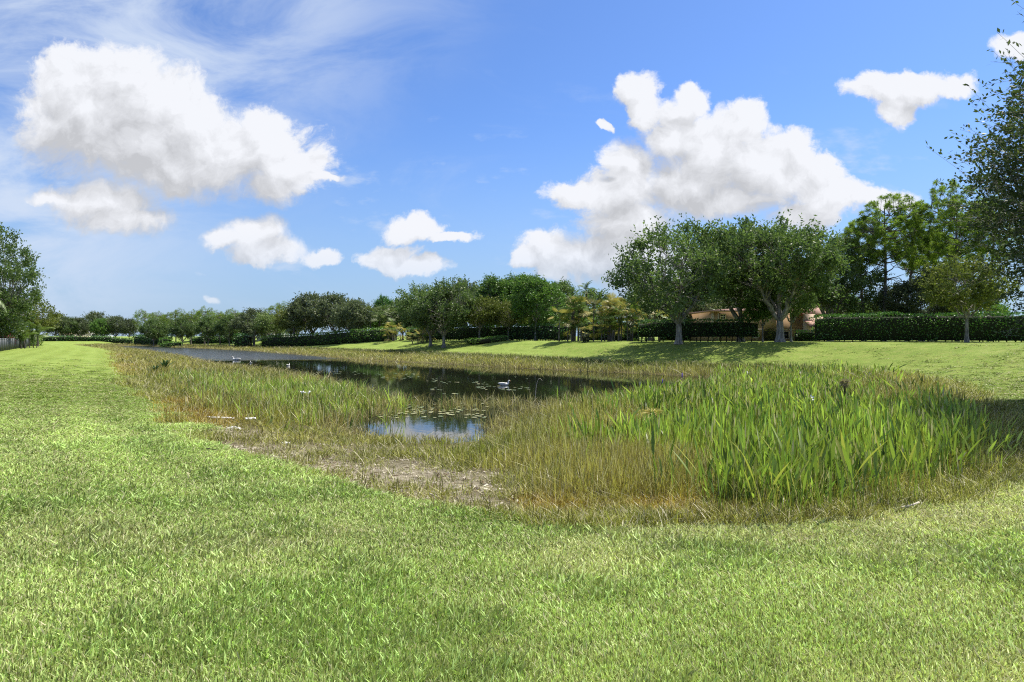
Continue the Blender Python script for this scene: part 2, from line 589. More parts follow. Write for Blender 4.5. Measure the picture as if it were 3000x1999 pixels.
M_GROUND = ground_mat()
M_WATER = water_mat()
M_INST = inst_mat('grass_blades', 0.35, 0.02, 0.5)
M_REED = inst_mat('marsh_blades', 0.38, 0.03, 0.45)
M_BARK = bark_mat('grey_bark', (0.10, 0.09, 0.075), (0.34, 0.31, 0.27))
M_PBARK = bark_mat('pine_bark', (0.06, 0.05, 0.045), (0.20, 0.17, 0.145))
M_OAK = leaf_mat('oak_leaves', (0.030, 0.052, 0.018), (0.085, 0.120, 0.038), (0.17, 0.20, 0.07), 0.42, 0.07, k=1.95)
M_OAKG = leaf_mat('grey_oak_leaves', (0.050, 0.065, 0.034), (0.105, 0.125, 0.066), (0.19, 0.20, 0.11), 0.34, 0.06, k=1.6)
M_OAKN = leaf_mat('near_oak_leaves', (0.030, 0.052, 0.018), (0.085, 0.120, 0.038), (0.17, 0.20, 0.07), 0.32, 0.07, k=1.25)
M_GREEN = leaf_mat('broad_leaves', (0.035, 0.075, 0.016), (0.095, 0.165, 0.035), (0.22, 0.29, 0.07), 0.35, 0.07, k=1.6)
M_OLIVE = leaf_mat('olive_leaves', (0.075, 0.100, 0.020), (0.155, 0.175, 0.045), (0.25, 0.25, 0.08), 0.35, 0.05, k=1.2)
M_PALEG = leaf_mat('pale_leaves', (0.11, 0.17, 0.045), (0.24, 0.31, 0.11), (0.33, 0.38, 0.16), 0.3, 0.05)
M_PINE = leaf_mat('pine_needles', (0.048, 0.082, 0.012), (0.135, 0.180, 0.030), (0.26, 0.24, 0.06), 0.45, 0.05, 0.06, k=2.1)
M_PALM = leaf_mat('palm_leaves', (0.055, 0.115, 0.018), (0.16, 0.23, 0.045), (0.30, 0.30, 0.08), 0.3, 0.09)
M_PALMY = leaf_mat('yellow_palm_leaves', (0.09, 0.13, 0.022), (0.22, 0.25, 0.05), (0.36, 0.31, 0.10), 0.3, 0.08, 0.2)
M_SABAL = leaf_mat('sabal_leaves', (0.085, 0.12, 0.045), (0.20, 0.235, 0.11), (0.30, 0.29, 0.14), 0.3, 0.08)
M_HEDGE = leaf_mat('hedge_leaves', (0.016, 0.050, 0.010), (0.055, 0.130, 0.022), (0.17, 0.28, 0.07), 0.3, 0.14, k=1.9)
M_HEDGEL = leaf_mat('light_hedge_leaves', (0.045, 0.110, 0.014), (0.115, 0.215, 0.035), (0.2, 0.3, 0.07), 0.3, 0.08, k=1.25)
M_RED = leaf_mat('red_leaves', (0.10, 0.012, 0.02), (0.30, 0.03, 0.05), (0.05, 0.06, 0.02), 0.3, 0.06)
M_LANCE = leaf_mat('lance_leaves', (0.115, 0.185, 0.030), (0.24, 0.315, 0.060), (0.36, 0.38, 0.08), 0.38, 0.05, 0.08)
M_DARKFAN = leaf_mat('dark_fan_leaves', (0.02, 0.06, 0.02), (0.06, 0.13, 0.045), None, 0.2, 0.1)

# ------------------------------------------------------------------ ground and water
def build_ground():
    rs = np.concatenate([[0.0], np.geomspace(0.6, 330, 300), [420, 600, 900, 1500, 2600, 4200]])
    th = np.concatenate([np.radians(np.linspace(-180, -52, 24, endpoint=False)), np.radians(np.linspace(-52, 52, 330)),
                         np.radians(np.linspace(52, 180, 25)[1:-1])])
    R, T = np.meshgrid(rs[1:], th, indexing='ij')
    x = (R * np.sin(T)).ravel(); y = (R * np.cos(T)).ravel()
    x = np.concatenate([[0], x]); y = np.concatenate([[0], y])
    zz = zones(x, y)
    z = height(x, y, zz)
    nt = len(th); nr = len(rs) - 1
    idx = 1 + np.arange(nr * nt).reshape(nr, nt)
    a = idx[:-1]; b = idx[1:]
    a2 = np.roll(a, -1, axis=1); b2 = np.roll(b, -1, axis=1)
    quads = np.stack([a, a2, b2, b], -1).reshape(-1, 4)
    quads = quads[:, ::-1]
    tris = np.stack([np.zeros(nt, int), np.roll(idx[0], -1), idx[0]], -1)[:, ::-1]
    dw, rise, dq = zz
    r = np.hypot(x, y)
    mow = 0.5 + 0.5 * np.sin(dw * 2 * math.pi / 1.7 + (fbm(x, y, 9, 3) - .5) * 2)
    mow = mow * (dw > 0) * smooth01((r - 6) / 10) * (x < 4)
    me = mk_mesh('ground', np.stack([x, y, z], 1), [quads, tris], M_GROUND,
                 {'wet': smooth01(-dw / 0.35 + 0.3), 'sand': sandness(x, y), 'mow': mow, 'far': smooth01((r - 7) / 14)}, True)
    o = obj('ground', me)
    tag(o, 'mown green lawn sloping down to the marshy pond edge', kind='structure')


def gauss(x, y, cx, cy, sx, sy, rot=0.0):
    c, s = math.cos(rot), math.sin(rot)
    dx, dy = x - cx, y - cy
    return np.exp(-((dx * c + dy * s) / sx) ** 2 - ((-dx * s + dy * c) / sy) ** 2)


def sandness(x, y):
    x = np.asarray(x, float); y = np.asarray(y, float)
    s = 1.35 * gauss(x, y, -1.9, 10.0, 1.8, 1.7, -0.4) + 0.9 * gauss(x, y, -6.4, 15.0, 1.1, 0.9) + 0.55 * gauss(x, y, -4.9, 12.6, 0.9, 0.7) \
        + 0.5 * gauss(x, y, -0.5, 7.9, 0.6, 0.35) + 0.9 * gauss(x, y, -3.9, 11.4, 2.4, 0.8, -0.75) + 0.5 * gauss(x, y, -3.3, 13.6, 2.0, 1.2) + .5 * gauss(x, y, -.6, 8.2, 1.0, .5)
    return np.clip(s * (0.75 + 0.6 * fbm(x, y, 0.8, 77, 3)), 0, 1)


build_ground()
wme = mk_mesh('pond_water', [(-140, 6, WZ), (40, 6, WZ), (40, 220, WZ), (-140, 220, WZ)], [np.array([[0, 1, 2, 3]])], M_WATER)
tag(obj('pond_water', wme), 'dark still pond water, wind-rippled and grey at its far end', kind='structure')

# ------------------------------------------------------------------ scattered small plants (uncountable)
proto_col = bpy.data.collections.new('plant_sources')


def blades(n, rad, hmin, hmax, w, lean, curl, seed, straw=0.1, lance=0.0, lance_w=0.0, flat=0.0):
    """clump of bent blades; lance > 0 puts a leaf blade of that length on top of the stem"""
    r = np.random.default_rng(seed)
    a = r.random(n) * 2 * math.pi
    rr = np.sqrt(r.random(n)) * rad
    bx, by = rr * np.cos(a), rr * np.sin(a)
    H = r.uniform(hmin, hmax, n)
    la = r.random(n) * 2 * math.pi
    L = np.abs(r.normal(0, lean, n)) + flat * r.random(n)
    lx, ly = np.cos(la) * L, np.sin(la) * L
    cu = r.normal(0, curl, n)
    wa = r.random(n) * math.pi
    wx, wy = np.cos(wa), np.sin(wa)
    ts = [0, 0.5, 0.8, 1.0] if not lance else [0, 0.6, 0.72, 0.86, 1.0]
    ws = [1.0, 0.95, 0.6, 0.0] if not lance else [0.35, 0.3, 0.9 * lance_w / w, 0.85 * lance_w / w, 0.0]
    V = []; rows = []
    base = 0
    P = []
    for t in ts:
        x = bx + lx * H * t + cu * H * t * t * lx
        y = by + ly * H * t + cu * H * t * t * ly
        z = H * t * (1 - 0.35 * L * t) - 0.02
        P.append(np.stack([x, y, z], 1))
    ww = w * r.uniform(0.7, 1.3, n)
    side = np.stack([wx, wy, np.zeros(n)], 1)
    verts = []; faces4 = []; faces3 = []; off = 0
    ids = []
    for k, t in enumerate(ts):
        if ws[k] > 0:
            s = side * (ww * ws[k] * 0.5)[:, None]
            verts += [P[k] - s, P[k] + s]
            ids.append((off, off + n)); off += 2 * n
        else:
            verts.append(P[k]); ids.append((off,)); off += n
    ar = np.arange(n)
    for k in range(len(ts) - 1):
        A, B = ids[k], ids[k + 1]
        if len(B) == 2:
            faces4.append(np.stack([A[0] + ar, A[1] + ar, B[1] + ar, B[0] + ar], 1))
        else:
            faces3.append(np.stack([A[0] + ar, A[1] + ar, B[0] + ar], 1))
    V = np.concatenate(verts)
    rep = len(V) // n
    rnd = np.tile(r.random(n), rep)
    st = np.tile((r.random(n) < straw).astype(float) * 0.85, rep)
    return V, faces4 + faces3, {'rnd': rnd, 'straw': st}


def scatter(name, protos, pts, scl, rot, idx, col, mat, label):
    c = bpy.data.collections.new(name + '_sources')
    for i, (V, Fc, A) in enumerate(protos):
        me = mk_mesh(name + '_clump', V, Fc, mat, A)
        po = bpy.data.objects.new('clump_%02d' % i, me)
        c.objects.link(po)
    me = bpy.data.meshes.new(name)
    n = len(pts)
    me.vertices.add(n)
    me.vertices.foreach_set('co', np.asarray(pts, np.float32).ravel())
    for nm, arr in (('scl', scl), ('rot', rot), ('col', col)):
        a = me.attributes.new(nm, 'FLOAT_VECTOR', 'POINT')
        a.data.foreach_set('vector', np.asarray(arr, np.float32).ravel())
    a = me.attributes.new('idx', 'INT', 'POINT')
    a.data.foreach_set('value', np.asarray(idx, np.int32))
    me.update()
    o = obj(name, me)
    tag(o, label, kind='stuff')
    g = bpy.data.node_groups.new(name + '_nodes', 'GeometryNodeTree')
    g.interface.new_socket('Geometry', in_out='INPUT', socket_type='NodeSocketGeometry')
    g.interface.new_socket('Geometry', in_out='OUTPUT', socket_type='NodeSocketGeometry')
    gi = g.nodes.new('NodeGroupInput'); go = g.nodes.new('NodeGroupOutput')
    iop = g.nodes.new('GeometryNodeInstanceOnPoints')
    ci = g.nodes.new('GeometryNodeCollectionInfo')
    ci.inputs[0].default_value = c
    ci.inputs[1].default_value = True
    ci.inputs[2].default_value = True

    def na(nm, ty):
        q = g.nodes.new('GeometryNodeInputNamedAttribute')
        q.data_type = ty
        q.inputs[0].default_value = nm
        return q.outputs[0]
    g.links.new(gi.outputs[0], iop.inputs['Points'])
    g.links.new(ci.outputs[0], iop.inputs['Instance'])
    iop.inputs['Pick Instance'].default_value = True
    g.links.new(na('idx', 'INT'), iop.inputs['Instance Index'])
    e2r = g.nodes.new('FunctionNodeEulerToRotation')
    g.links.new(na('rot', 'FLOAT_VECTOR'), e2r.inputs[0])
    g.links.new(e2r.outputs[0], iop.inputs['Rotation'])
    g.links.new(na('scl', 'FLOAT_VECTOR'), iop.inputs['Scale'])
    g.links.new(iop.outputs[0], go.inputs[0])
    md = o.modifiers.new('scatter', 'NODES')
    md.node_group = g
    return o


def polar_pts(n, r0, r1, power=1.0, a0=-41, a1=41, seed=1):
    r = np.random.default_rng(seed)
    R = np.exp(r.uniform(math.log(r0), math.log(r1), n))
    A = np.radians(r.uniform(a0, a1, n))
    return R * np.sin(A), R * np.cos(A), R


def lerp3(a, b, t):
    t = np.asarray(t)[:, None]
    return np.asarray(a)[None] * (1 - t) + np.asarray(b)[None] * t


def build_lawn_grass():
    protos = []
    for s in range(4):
        protos.append(blades(40, 0.12, 0.035, 0.085, 0.0105, 0.6, 0.5, 100 + s, straw=0.13, flat=0.4))
    for s in range(2):
        protos.append(blades(26, 0.12, 0.06, 0.12, 0.012, 0.55, 0.5, 110 + s, straw=0.08, flat=0.4))
    for s in range(2):
        protos.append(blades(40, 0.12, 0.03, 0.075, 0.010, 0.6, 0.5, 120 + s, straw=0.45, flat=0.5))
    x, y, r = polar_pts(95000, 2.2, 62, seed=5)
    zz = zones(x, y)
    dw, rise, dq = zz
    keep = dw > -0.12
    keep &= RNG.random(len(x)) > 0.96 * smooth01((r - 16) / 36)
    x, y, r, dw = x[keep], y[keep], r[keep], dw[keep]
    z = height(x, y, tuple(q[keep] for q in zz))
    n = len(x)
    big = fbm(x, y, 1.6, 21, 4)
    dry = fbm(x, y, 2.6, 31, 4)
    dry = smooth01((dry - 0.50) / 0.22) * 0.65 + 0.55 * smooth01((x - 1.0) / 4) * smooth01((fbm(x, y, 1.1, 61, 3) - .38) / .3)
    dry = np.clip(dry, 0, 1)
    lush = smooth01((fbm(x, y, 0.9, 41, 3) - 0.52) / 0.2)
    col = lerp3((0.305, 0.400, 0.100), (0.455, 0.535, 0.190), big)
    col = col * (1 - 0.35 * lush[:, None]) + np.array([0.20, 0.34, 0.07]) * 0.35 * lush[:, None]
    col = col * (1 - 0.6 * dry[:, None]) + np.array([0.56, 0.54, 0.27]) * 0.6 * dry[:, None]
    mow = (0.5 + 0.5 * np.sin(dw * 2 * math.pi / 1.7 + (fbm(x, y, 9, 3) - .5) * 2)) * smooth01((r - 6) / 8) * (x < 4)
    col = col * (1.06 + 0.34 * (mow - 0.45) * (mow > 0))[:, None]
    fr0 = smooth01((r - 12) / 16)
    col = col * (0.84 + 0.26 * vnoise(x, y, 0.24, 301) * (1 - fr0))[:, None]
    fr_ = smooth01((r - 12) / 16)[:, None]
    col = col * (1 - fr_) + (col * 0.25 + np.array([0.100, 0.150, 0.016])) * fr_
    k = (r / 5.0) ** np.where(r > 5, 0.62, 0.8)
    k = np.maximum(k, 0.75)
    hs = np.clip(0.85 + 0.12 * k, 0.8, 2.0) * RNG.uniform(0.65, 1.45, n)
    hs *= np.where(dw < 0.25, 0.8, 1.0) * (1 - 0.6 * smooth01((r - 9) / 16))
    scl = np.stack([k, k, hs], 1)
    rot = np.zeros((n, 3)); rot[:, 2] = RNG.random(n) * 6.28
    idx = RNG.integers(0, 4, n)
    idx = np.where((lush > 0.35) & (RNG.random(n) < 0.55), 4 + RNG.integers(0, 2, n), idx)
    idx = np.where(RNG.random(n) < dry * 0.75, 6 + RNG.integers(0, 2, n), idx)
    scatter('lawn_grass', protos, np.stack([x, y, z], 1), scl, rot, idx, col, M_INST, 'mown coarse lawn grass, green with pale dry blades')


build_lawn_grass()


def marsh_fields(x, y):
    px = x / y * F + 1500
    lance = smooth01((px - 1750 + 14 * (y - 14)) / 450 + (fbm(x, y, 3, 5, 3) - 0.5) * 2.2) * (y < 40) * 0.8
    lance = np.maximum(lance, gauss(x, y, -8.2, 26, 3.0, 6.0, 0.35) * 1.1)      # dark green bed left of the pool
    lance = np.maximum(lance, gauss(x, y, -15.5, 33, 1.6, 3.5, 0.5))
    lance = np.maximum(lance, gauss(x, y, -12.5, 28.5, 1.5, 3.0, 0.5) * 0.8)
    lance = lance * (1 - 0.9 * smooth01((px - 2380) / 260) * smooth01((y - 16) / 4) * smooth01((38 - y) / 8))
    # outer fringe of the far bank is green and dark, the inner one straw coloured
    return np.clip(lance, 0, 1), px


def build_marsh():
    rush = [blades(17, 0.24, 0.36, 0.92, 0.0115, 0.16, 0.9, 200 + s, straw=0.14) for s in range(4)]
    lance = [blades(8, 0.22, 0.40, 1.0, 0.014, 0.24, 0.6, 220 + s, straw=0.10, lance=1, lance_w=0.038) for s in range(4)]
    lance += [blades(13, 0.22, 0.35, 0.9, 0.019, 0.22, 0.7, 230 + s, straw=0.12) for s in range(3)]
    low = [blades(44, 0.22, 0.06, 0.24, 0.008, 0.5, 0.5, 240 + s, straw=0.14, flat=0.6) for s in range(3)]
    x, y, r = polar_pts(52000, 6.5, 215, seed=15, a0=-42, a1=41)
    zz = zones(x, y)
    dw, rise, dq = zz
    keep = (dw < 0.12) & ((dq > -0.7) | (gauss(x, y, -1.9, 23.6, 3.6, 1.1, 0.12) > .15))
    x, y, r = x[keep], y[keep], r[keep]
    zz = tuple(q[keep] for q in zz)
    dw, rise, dq = zz
    z = np.maximum(height(x, y, zz), -1.0)
    n = len(x)
    sand = sandness(x, y)
    lf, px = marsh_fields(x, y)
    lf = lf * smooth01((-dw - 0.25) / 0.8)
    u = RNG.random(n)
    # the shallow pool at the near end of the water is only thinly grown
    pool = np.clip(gauss(x, y, -2.6, 19.0, 2.7, 3.6, 0.25) * 1.35 + 1.2 * gauss(x, y, -1.0, 14.6, 0.5, 1.3), 0, 1)
    band = gauss(x, y, -1.9, 23.6, 3.6, 1.1, 0.12)
    dens = np.where(dq < 0, np.maximum(np.exp(dq / 0.22) * 0.9, 0.55 * band), 1.0)
    dens = dens * (1 - 0.86 * smooth01(sand * 1.5)) * (1 - 0.66 * pool) * np.where((x < 0.2) & (y < 18) & (dq > 0.3), 0.55, 1.0)
    farleft = (y > 45) & (rise < 0.7)
    keep = u < dens
    sub = lambda a: a[keep]
    x, y, r, z, px, lf, sand, pool, farleft = map(sub, (x, y, r, z, px, lf, sand, pool, farleft))
    dw, rise, dq = sub(dw), sub(rise), sub(dq)
    n = len(x)
    edge = -dw
    kind = np.zeros(n, int)                     # 0 rush, 1 lance, 2 low
    kind = np.where(RNG.random(n) < lf * 0.75, 1, kind)
    lowp = 1 - smooth01((edge - 0.15 - 0.25 * fbm(x, y, 1.5, 91, 2)) / (0.7 + 0.3 * (y < 25)))
    lowp = np.maximum(lowp, np.where(y < 25, smooth01(sand * 2.2) * 0.8, 0))
    lowp = np.maximum(lowp, (y < 16) * (px < 2100) * (1 - smooth01((edge - 0.3) / 2.2)) * 0.9)
    isl = RNG.random(n) < lowp
    kind = np.where(isl, 2, kind)
    big = fbm(x, y, 2.2, 71, 4)
    fin = fbm(x, y, 0.6, 75, 3)
    c_rush = lerp3((0.235, 0.255, 0.045), (0.41, 0.375, 0.10), smooth01((big - 0.3) / 0.4))
    c_lance = lerp3((0.145, 0.220, 0.030), (0.345, 0.420, 0.075), smooth01((fin - .2) / .6))
    c_low = lerp3((0.19, 0.20, 0.040), (0.27, 0.26, 0.065), fin)
    # orange-brown grass along the shore
    org = 1.2 * gauss(x, y, -8.0, 17.2, 1.5, 2.8, 0.5) + gauss(x, y, -24, 42, 2.6, 7.5, 0.6) + gauss(x, y, 0.9, 8.3, 1.2, 0.6) * 0.9 + gauss(x, y, 2.1, 8.1, 1.0, 0.6) \
        + gauss(x, y, -9.8, 20.5, 1.2, 2.4, 0.6) * 0.8 + 0.6 * gauss(x, y, -40, 68, 3, 12, 0.6)
    org = np.clip(org * (0.1 + 1.5 * smooth01((fbm(x, y, 0.7, 81, 3) - .25) / .5)), 0, 0.9)[:, None]
    c_low = c_low * (1 - org) + np.array([0.33, 0.215, 0.042]) * org
    c_rush = c_rush * (1 - org * 0.5) + np.array([0.33, 0.25, 0.05]) * org * 0.5
    # straw coloured rushes standing in the water
    strw = (smooth01((1.3 - dq) / 1.2) * np.where(y > 16, 1, 0))[:, None] * 0.75
    c_rush = c_rush * (1 - strw) + np.array([0.33, 0.27, 0.125]) * strw
    # dry field at the right end
    dryr = gauss(x, y, 12.2, 21.5, 2.6, 7.0, -0.35)[:, None]
    c_rush = c_rush * (1 - dryr) + np.array([0.34, 0.31, 0.10]) * dryr
    # green outer fringe on the far bank
    fr = (smooth01((4.6 - edge) / 1.6) * (rise > 0.9) * (y > 38))[:, None]
    c_rush = c_rush * (1 - fr * 0.85) + np.array([0.085, 0.125, 0.020]) * fr * 0.85
    col = np.where((kind == 1)[:, None], c_lance, np.where((kind == 2)[:, None], c_low, c_rush))
    col = col * (0.75 + 0.5 * fin)[:, None]
    dk = (RNG.random(n) < 0.10 + 0.12 * (kind == 1) + 0.15 * fr[:, 0]) & (kind != 2)
    col = np.where(dk[:, None], col * np.array([0.36, 0.45, 0.5]), col)
    lt = (RNG.random(n) < 0.10) & ~dk
    col = np.where(lt[:, None], col * 1.25 + np.array([0.06, 0.045, 0.01]), col)
    k = np.clip((r / 13.0), 0.8, 5.5) ** 0.75
    hvar = RNG.uniform(0.68, 1.2, n) * (0.8 + 0.4 * big)
    hgt = np.where(kind == 1, 0.92, np.where(kind == 2, 1.0, 0.76)) * hvar
    hgt *= np.where((kind == 1) & (x > 1.0) & (y < 16), 1.0, 1.0)
    hgt *= np.where(kind != 2, 0.45 + 0.55 * smooth01(edge / 1.5), 1.0)
    hgt *= np.where((kind == 0) & (y > 45), 0.85, 1.0) * np.where((x < -4) & (kind < 2), 0.8, 1.0)
    hgt *= np.where((kind == 0) & (pool > 0.25), 0.72, 1.0)
    hgt *= np.where((kind == 0) & (y < 16), 1 - 0.55 * smooth01(sand * 2), 1.0)
    hgt *= np.where((kind == 0) & (x < -2.5) & (y < 17), 0.75, 1.0)
    hgt *= np.where((kind == 0) & (y < 17) & (px < 2200), 0.28 + 0.72 * smooth01((edge - 0.4) / 2.4), 1.0)
    hgt *= np.where((kind == 0) & (y < 18) & (x >= 0.3), 0.86, 1.0)
    hgt *= np.where((kind == 0) & (y < 18) & (x < 0.3), 1 - 0.42 * smooth01((0.6 - x) / 1.2), 1.0)
    k = np.where(kind == 2, k * 1.2, k)
    k = np.where(kind == 1, np.clip(r / 13, .85, 2.2) ** 0.6, k)
    scl = np.stack([k, k, hgt * np.where(kind == 2, np.clip(k, 1, 1.6), 1)], 1)
    rot = np.zeros((n, 3)); rot[:, 2] = RNG.random(n) * 6.28
    rot[:, 0] = RNG.normal(0, 0.05, n); rot[:, 1] = RNG.normal(0.03, 0.05, n)
    P = np.stack([x, y, z], 1)
    names = (('rushes', rush, 'fine yellow-green and straw rushes of the marsh'),
             ('lance_leaved_plants', lance, 'dense green lance-leaved marsh plants'),
             ('low_marsh_grass', low, 'low olive and orange-brown grass on the marsh edge'))
    for kd, (nm, pr, lb) in enumerate(names):
        m = kind == kd
        ix = RNG.integers(0, len(pr), m.sum())
        if nm == 'lance_leaved_plants':
            ix = np.where((x[m] < -1) | ((y[m] > 24) & (RNG.random(m.sum()) < .5)), 4 + RNG.integers(0, 3, m.sum()), ix)
        scatter(nm, pr, P[m], scl[m], rot[m], ix, col[m], M_REED, lb)
    # dense undergrowth under the tall plants at the near edge
    return


build_marsh()

# ------------------------------------------------------------------ woody plants
def tubes(paths, sides=6):
    """paths: list of (points (k,3), radii (k,))"""
    VV = []; FF = []; off = 0
    ang = np.arange(sides) * 2 * math.pi / sides
    ca, sa = np.cos(ang), np.sin(ang)
    for P, R in paths:
        P = np.asarray(P, float); R = np.asarray(R, float); k = len(P)
        T = np.gradient(P, axis=0)
        T /= np.linalg.norm(T, axis=1)[:, None] + 1e-9
        ref = np.array([0.31, 0.95, 0.05]) if abs(T[0][2]) > 0.6 else np.array([0.05, 0.1, 1.0])
        U = np.cross(T, ref); U /= np.linalg.norm(U, axis=1)[:, None] + 1e-9
        W = np.cross(T, U)
        ring = P[:, None, :] + R[:, None, None] * (U[:, None, :] * ca[None, :, None] + W[:, None, :] * sa[None, :, None])
        VV.append(ring.reshape(-1, 3))
        i = np.arange(k * sides).reshape(k, sides) + off
        a = i[:-1]; b = i[1:]
        FF.append(np.stack([a, np.roll(a, -1, 1), np.roll(b, -1, 1), b], -1).reshape(-1, 4))
        off += k * sides
    return np.concatenate(VV), [np.concatenate(FF)]


def bez(p0, p1, p2, k):
    t = np.linspace(0, 1, k)[:, None]
    return (1 - t) ** 2 * p0 + 2 * t * (1 - t) * p1 + t * t * p2


def unit(v):
    return v / (np.linalg.norm(v, axis=-1, keepdims=True) + 1e-9)


def leaf_quads(p, d, L, W, r, droop=0.0):
    n = len(p)
    nrm = unit(r.normal(size=(n, 3)))
    w = unit(np.cross(d, nrm)) * np.asarray(W).reshape(-1, 1) * 0.5
    e = d * np.asarray(L).reshape(-1, 1)
    mid = p + e * 0.5
    tip = p + e - np.array([0, 0, 1]) * np.asarray(L).reshape(-1, 1) * droop
    V = np.stack([p, mid + w, tip, mid - w], 1).reshape(-1, 3)
    Fq = np.arange(4 * n).reshape(n, 4)
    return V, Fq


def tree_data(seed, H=9.0, R=4.0, base=2.0, fork=1.6, tr=0.28, limbs=6, clumps=150, twigs=9, leaves=9, leaf=0.16, twl=0.7,
              lumps=0.30, top=0.5, flat=1.0, lean=0.0, spread=0.6, upright=0.5, clsz=0.75, shell=0.5, twig_tubes=False):
    """broadleaf tree: envelope ellipsoid from height base to H, radius R; returns wood and leaf meshes' data"""
    r = np.random.default_rng(seed)
    cz = base + (H - base) * 0.45
    # clump centres
    d = unit(r.normal(size=(clumps, 3)))
    rad = (shell + (1 - shell) * r.random(clumps) ** 0.5)
    lob = unit(r.normal(size=(9, 3))); amp = r.uniform(-lumps, lumps, 9)
    lf = 1 + (np.clip(d @ lob.T, 0, 1) ** 3 @ amp)
    up = np.where(d[:, 2] > 0, (H - cz), (cz - base))
    C = np.stack([d[:, 0] * R, d[:, 1] * R, d[:, 2] * up * flat], 1) * (rad * lf)[:, None]
    C[:, 2] += cz
    ctr = np.array([lean, 0, cz - 0.25 * (H - base)])
    C[:, 0] += lean
    # trunk and limbs
    paths = []
    f = np.array([lean * 0.25, 0, fork])
    k = 6
    tp = bez(np.zeros(3), np.array([lean * 0.05 + 0.1, 0.05, fork * 0.5]), f, k)
    rr = np.linspace(tr * 1.0, tr * 0.72, k); rr[0] *= 1.45; rr[1] *= 1.08
    paths_big = [(tp - np.array([0, 0, 0.0]), rr)]
    az = np.arange(limbs) * 2 * math.pi / limbs + r.uniform(-.3, .3, limbs)
    ld = np.stack([np.cos(az), np.sin(az), r.uniform(0.6, 1.5, limbs)], 1)
    ld[0] = (0.1, 0.1, 3)
    ld = unit(ld)
    which = np.argmax(unit(C - f) @ ld.T + r.normal(0, .06, (clumps, limbs)), axis=1)
    limb_pts = []
    for i in range(limbs):
        m = C[which == i]
        if len(m) == 0:
            limb_pts.append(None); continue
        e = f + (m.mean(0) - f) * 0.95
        mid = f + (e - f) * 0.45 + np.array([0, 0, -0.0]) + np.array([ld[i][0], ld[i][1], 0]) * R * 0.10 * spread + r.normal(0, .12, 3)
        P = bez(f + np.array([0, 0, -0.05]), mid, e, 8)
        P[1:-1] += r.normal(0, 0.07, (6, 3))
        rad0 = tr * (0.42 + 0.25 * r.random())
        paths_big.append((P, np.linspace(rad0, rad0 * 0.3, 8)))
        limb_pts.append((P, np.linspace(rad0, rad0 * 0.3, 8)))
    small = []
    for j in range(clumps):
        lp = limb_pts[which[j]]
        P, Rr = lp
        q = np.argmin(np.linalg.norm(P[2:] - C[j], axis=1) + 0.25 * (P[2:, 2] > C[j][2])) + 2
        q = max(2, q - 1)
        s = P[q]
        mid = s + (C[j] - s) * 0.5 + np.array([0, 0, 0.12 * np.linalg.norm(C[j] - s) * (1 if C[j][2] < cz else -0.5)]) + r.normal(0, .08, 3)
        B = bez(s, mid, C[j], 5)
        B[1:-1] += r.normal(0, 0.05, (3, 3))
        small.append((B, np.linspace(min(Rr[q] * 0.6, 0.055 * tr / 0.28), 0.012, 5)))
    Vb, Fb = tubes(paths_big, 8)
    Vs, Fs = tubes(small, 4)
    WV = np.concatenate([Vb, Vs]); WF = [np.concatenate([Fb[0], Fs[0] + len(Vb)])]
    # twigs and leaves
    n = clumps * twigs
    cc = np.repeat(C, twigs, 0)
    outd = unit(cc - ctr)
    tdir = unit(outd * 0.75 + np.array([0, 0, upright]) + r.normal(0, 0.62, (n, 3)))
    st = cc + r.normal(0, 0.33 * clsz, (n, 3))
    tl = twl * r.uniform(0.5, 1.25, n)
    lng = r.random(n) < 0.07
    tl = np.where(lng, tl * 1.9, tl)
    tdir = np.where(lng[:, None], unit(outd + np.array([0, 0, 0.35]) + r.normal(0, 0.25, (n, 3))), tdir)
    if twig_tubes:
        e = st + tdir * tl[:, None] - np.array([0, 0, 0.15]) * tl[:, None]
        s0 = st - tdir * 0.25
        u1 = unit(np.cross(tdir, np.array([0.3, 0.5, 0.8]))) * 0.006
        u2 = unit(np.cross(tdir, u1)) * 0.006
        TV = np.stack([s0 + u1, s0 - .5 * u1 + .87 * u2, s0 - .5 * u1 - .87 * u2, e + u1 * .4, e - .2 * u1 + .35 * u2, e - .2 * u1 - .35 * u2], 1).reshape(-1, 3)
        b_ = (np.arange(n) * 6)[:, None, None] + np.array([[0, 1, 4, 3], [1, 2, 5, 4], [2, 0, 3, 5]])[None]
        WF = [np.concatenate([WF[0], b_.reshape(-1, 4) + len(WV)])]
        WV = np.concatenate([WV, TV])
    s = (np.arange(leaves) + 0.5) / leaves
    P = st[:, None, :] + tdir[:, None, :] * (tl[:, None] * s[None])[:, :, None] - np.array([0, 0, 0.15])[None, None] * (s[None, :, None] ** 2) * tl[:, None, None]
    P = P.reshape(-1, 3)
    nn = len(P)
    P += r.normal(0, leaf * 0.22, (nn, 3))
    ldir = unit(np.repeat(tdir, leaves, 0) * 0.6 + r.normal(0, 0.75, (nn, 3)))
    V, Fq = leaf_quads(P, ldir, leaf * r.uniform(0.7, 1.3, nn), leaf * 0.5 * r.uniform(0.7, 1.2, nn), r)
    ck = np.repeat(r.random(clumps), twigs * leaves)
    rnd = np.repeat(np.clip(0.5 * r.random(nn) + 0.5 * ck + 0.02 * r.normal(size=nn), 0, 1), 4)
    return (WV, WF), (V, [Fq], {'rnd': rnd})


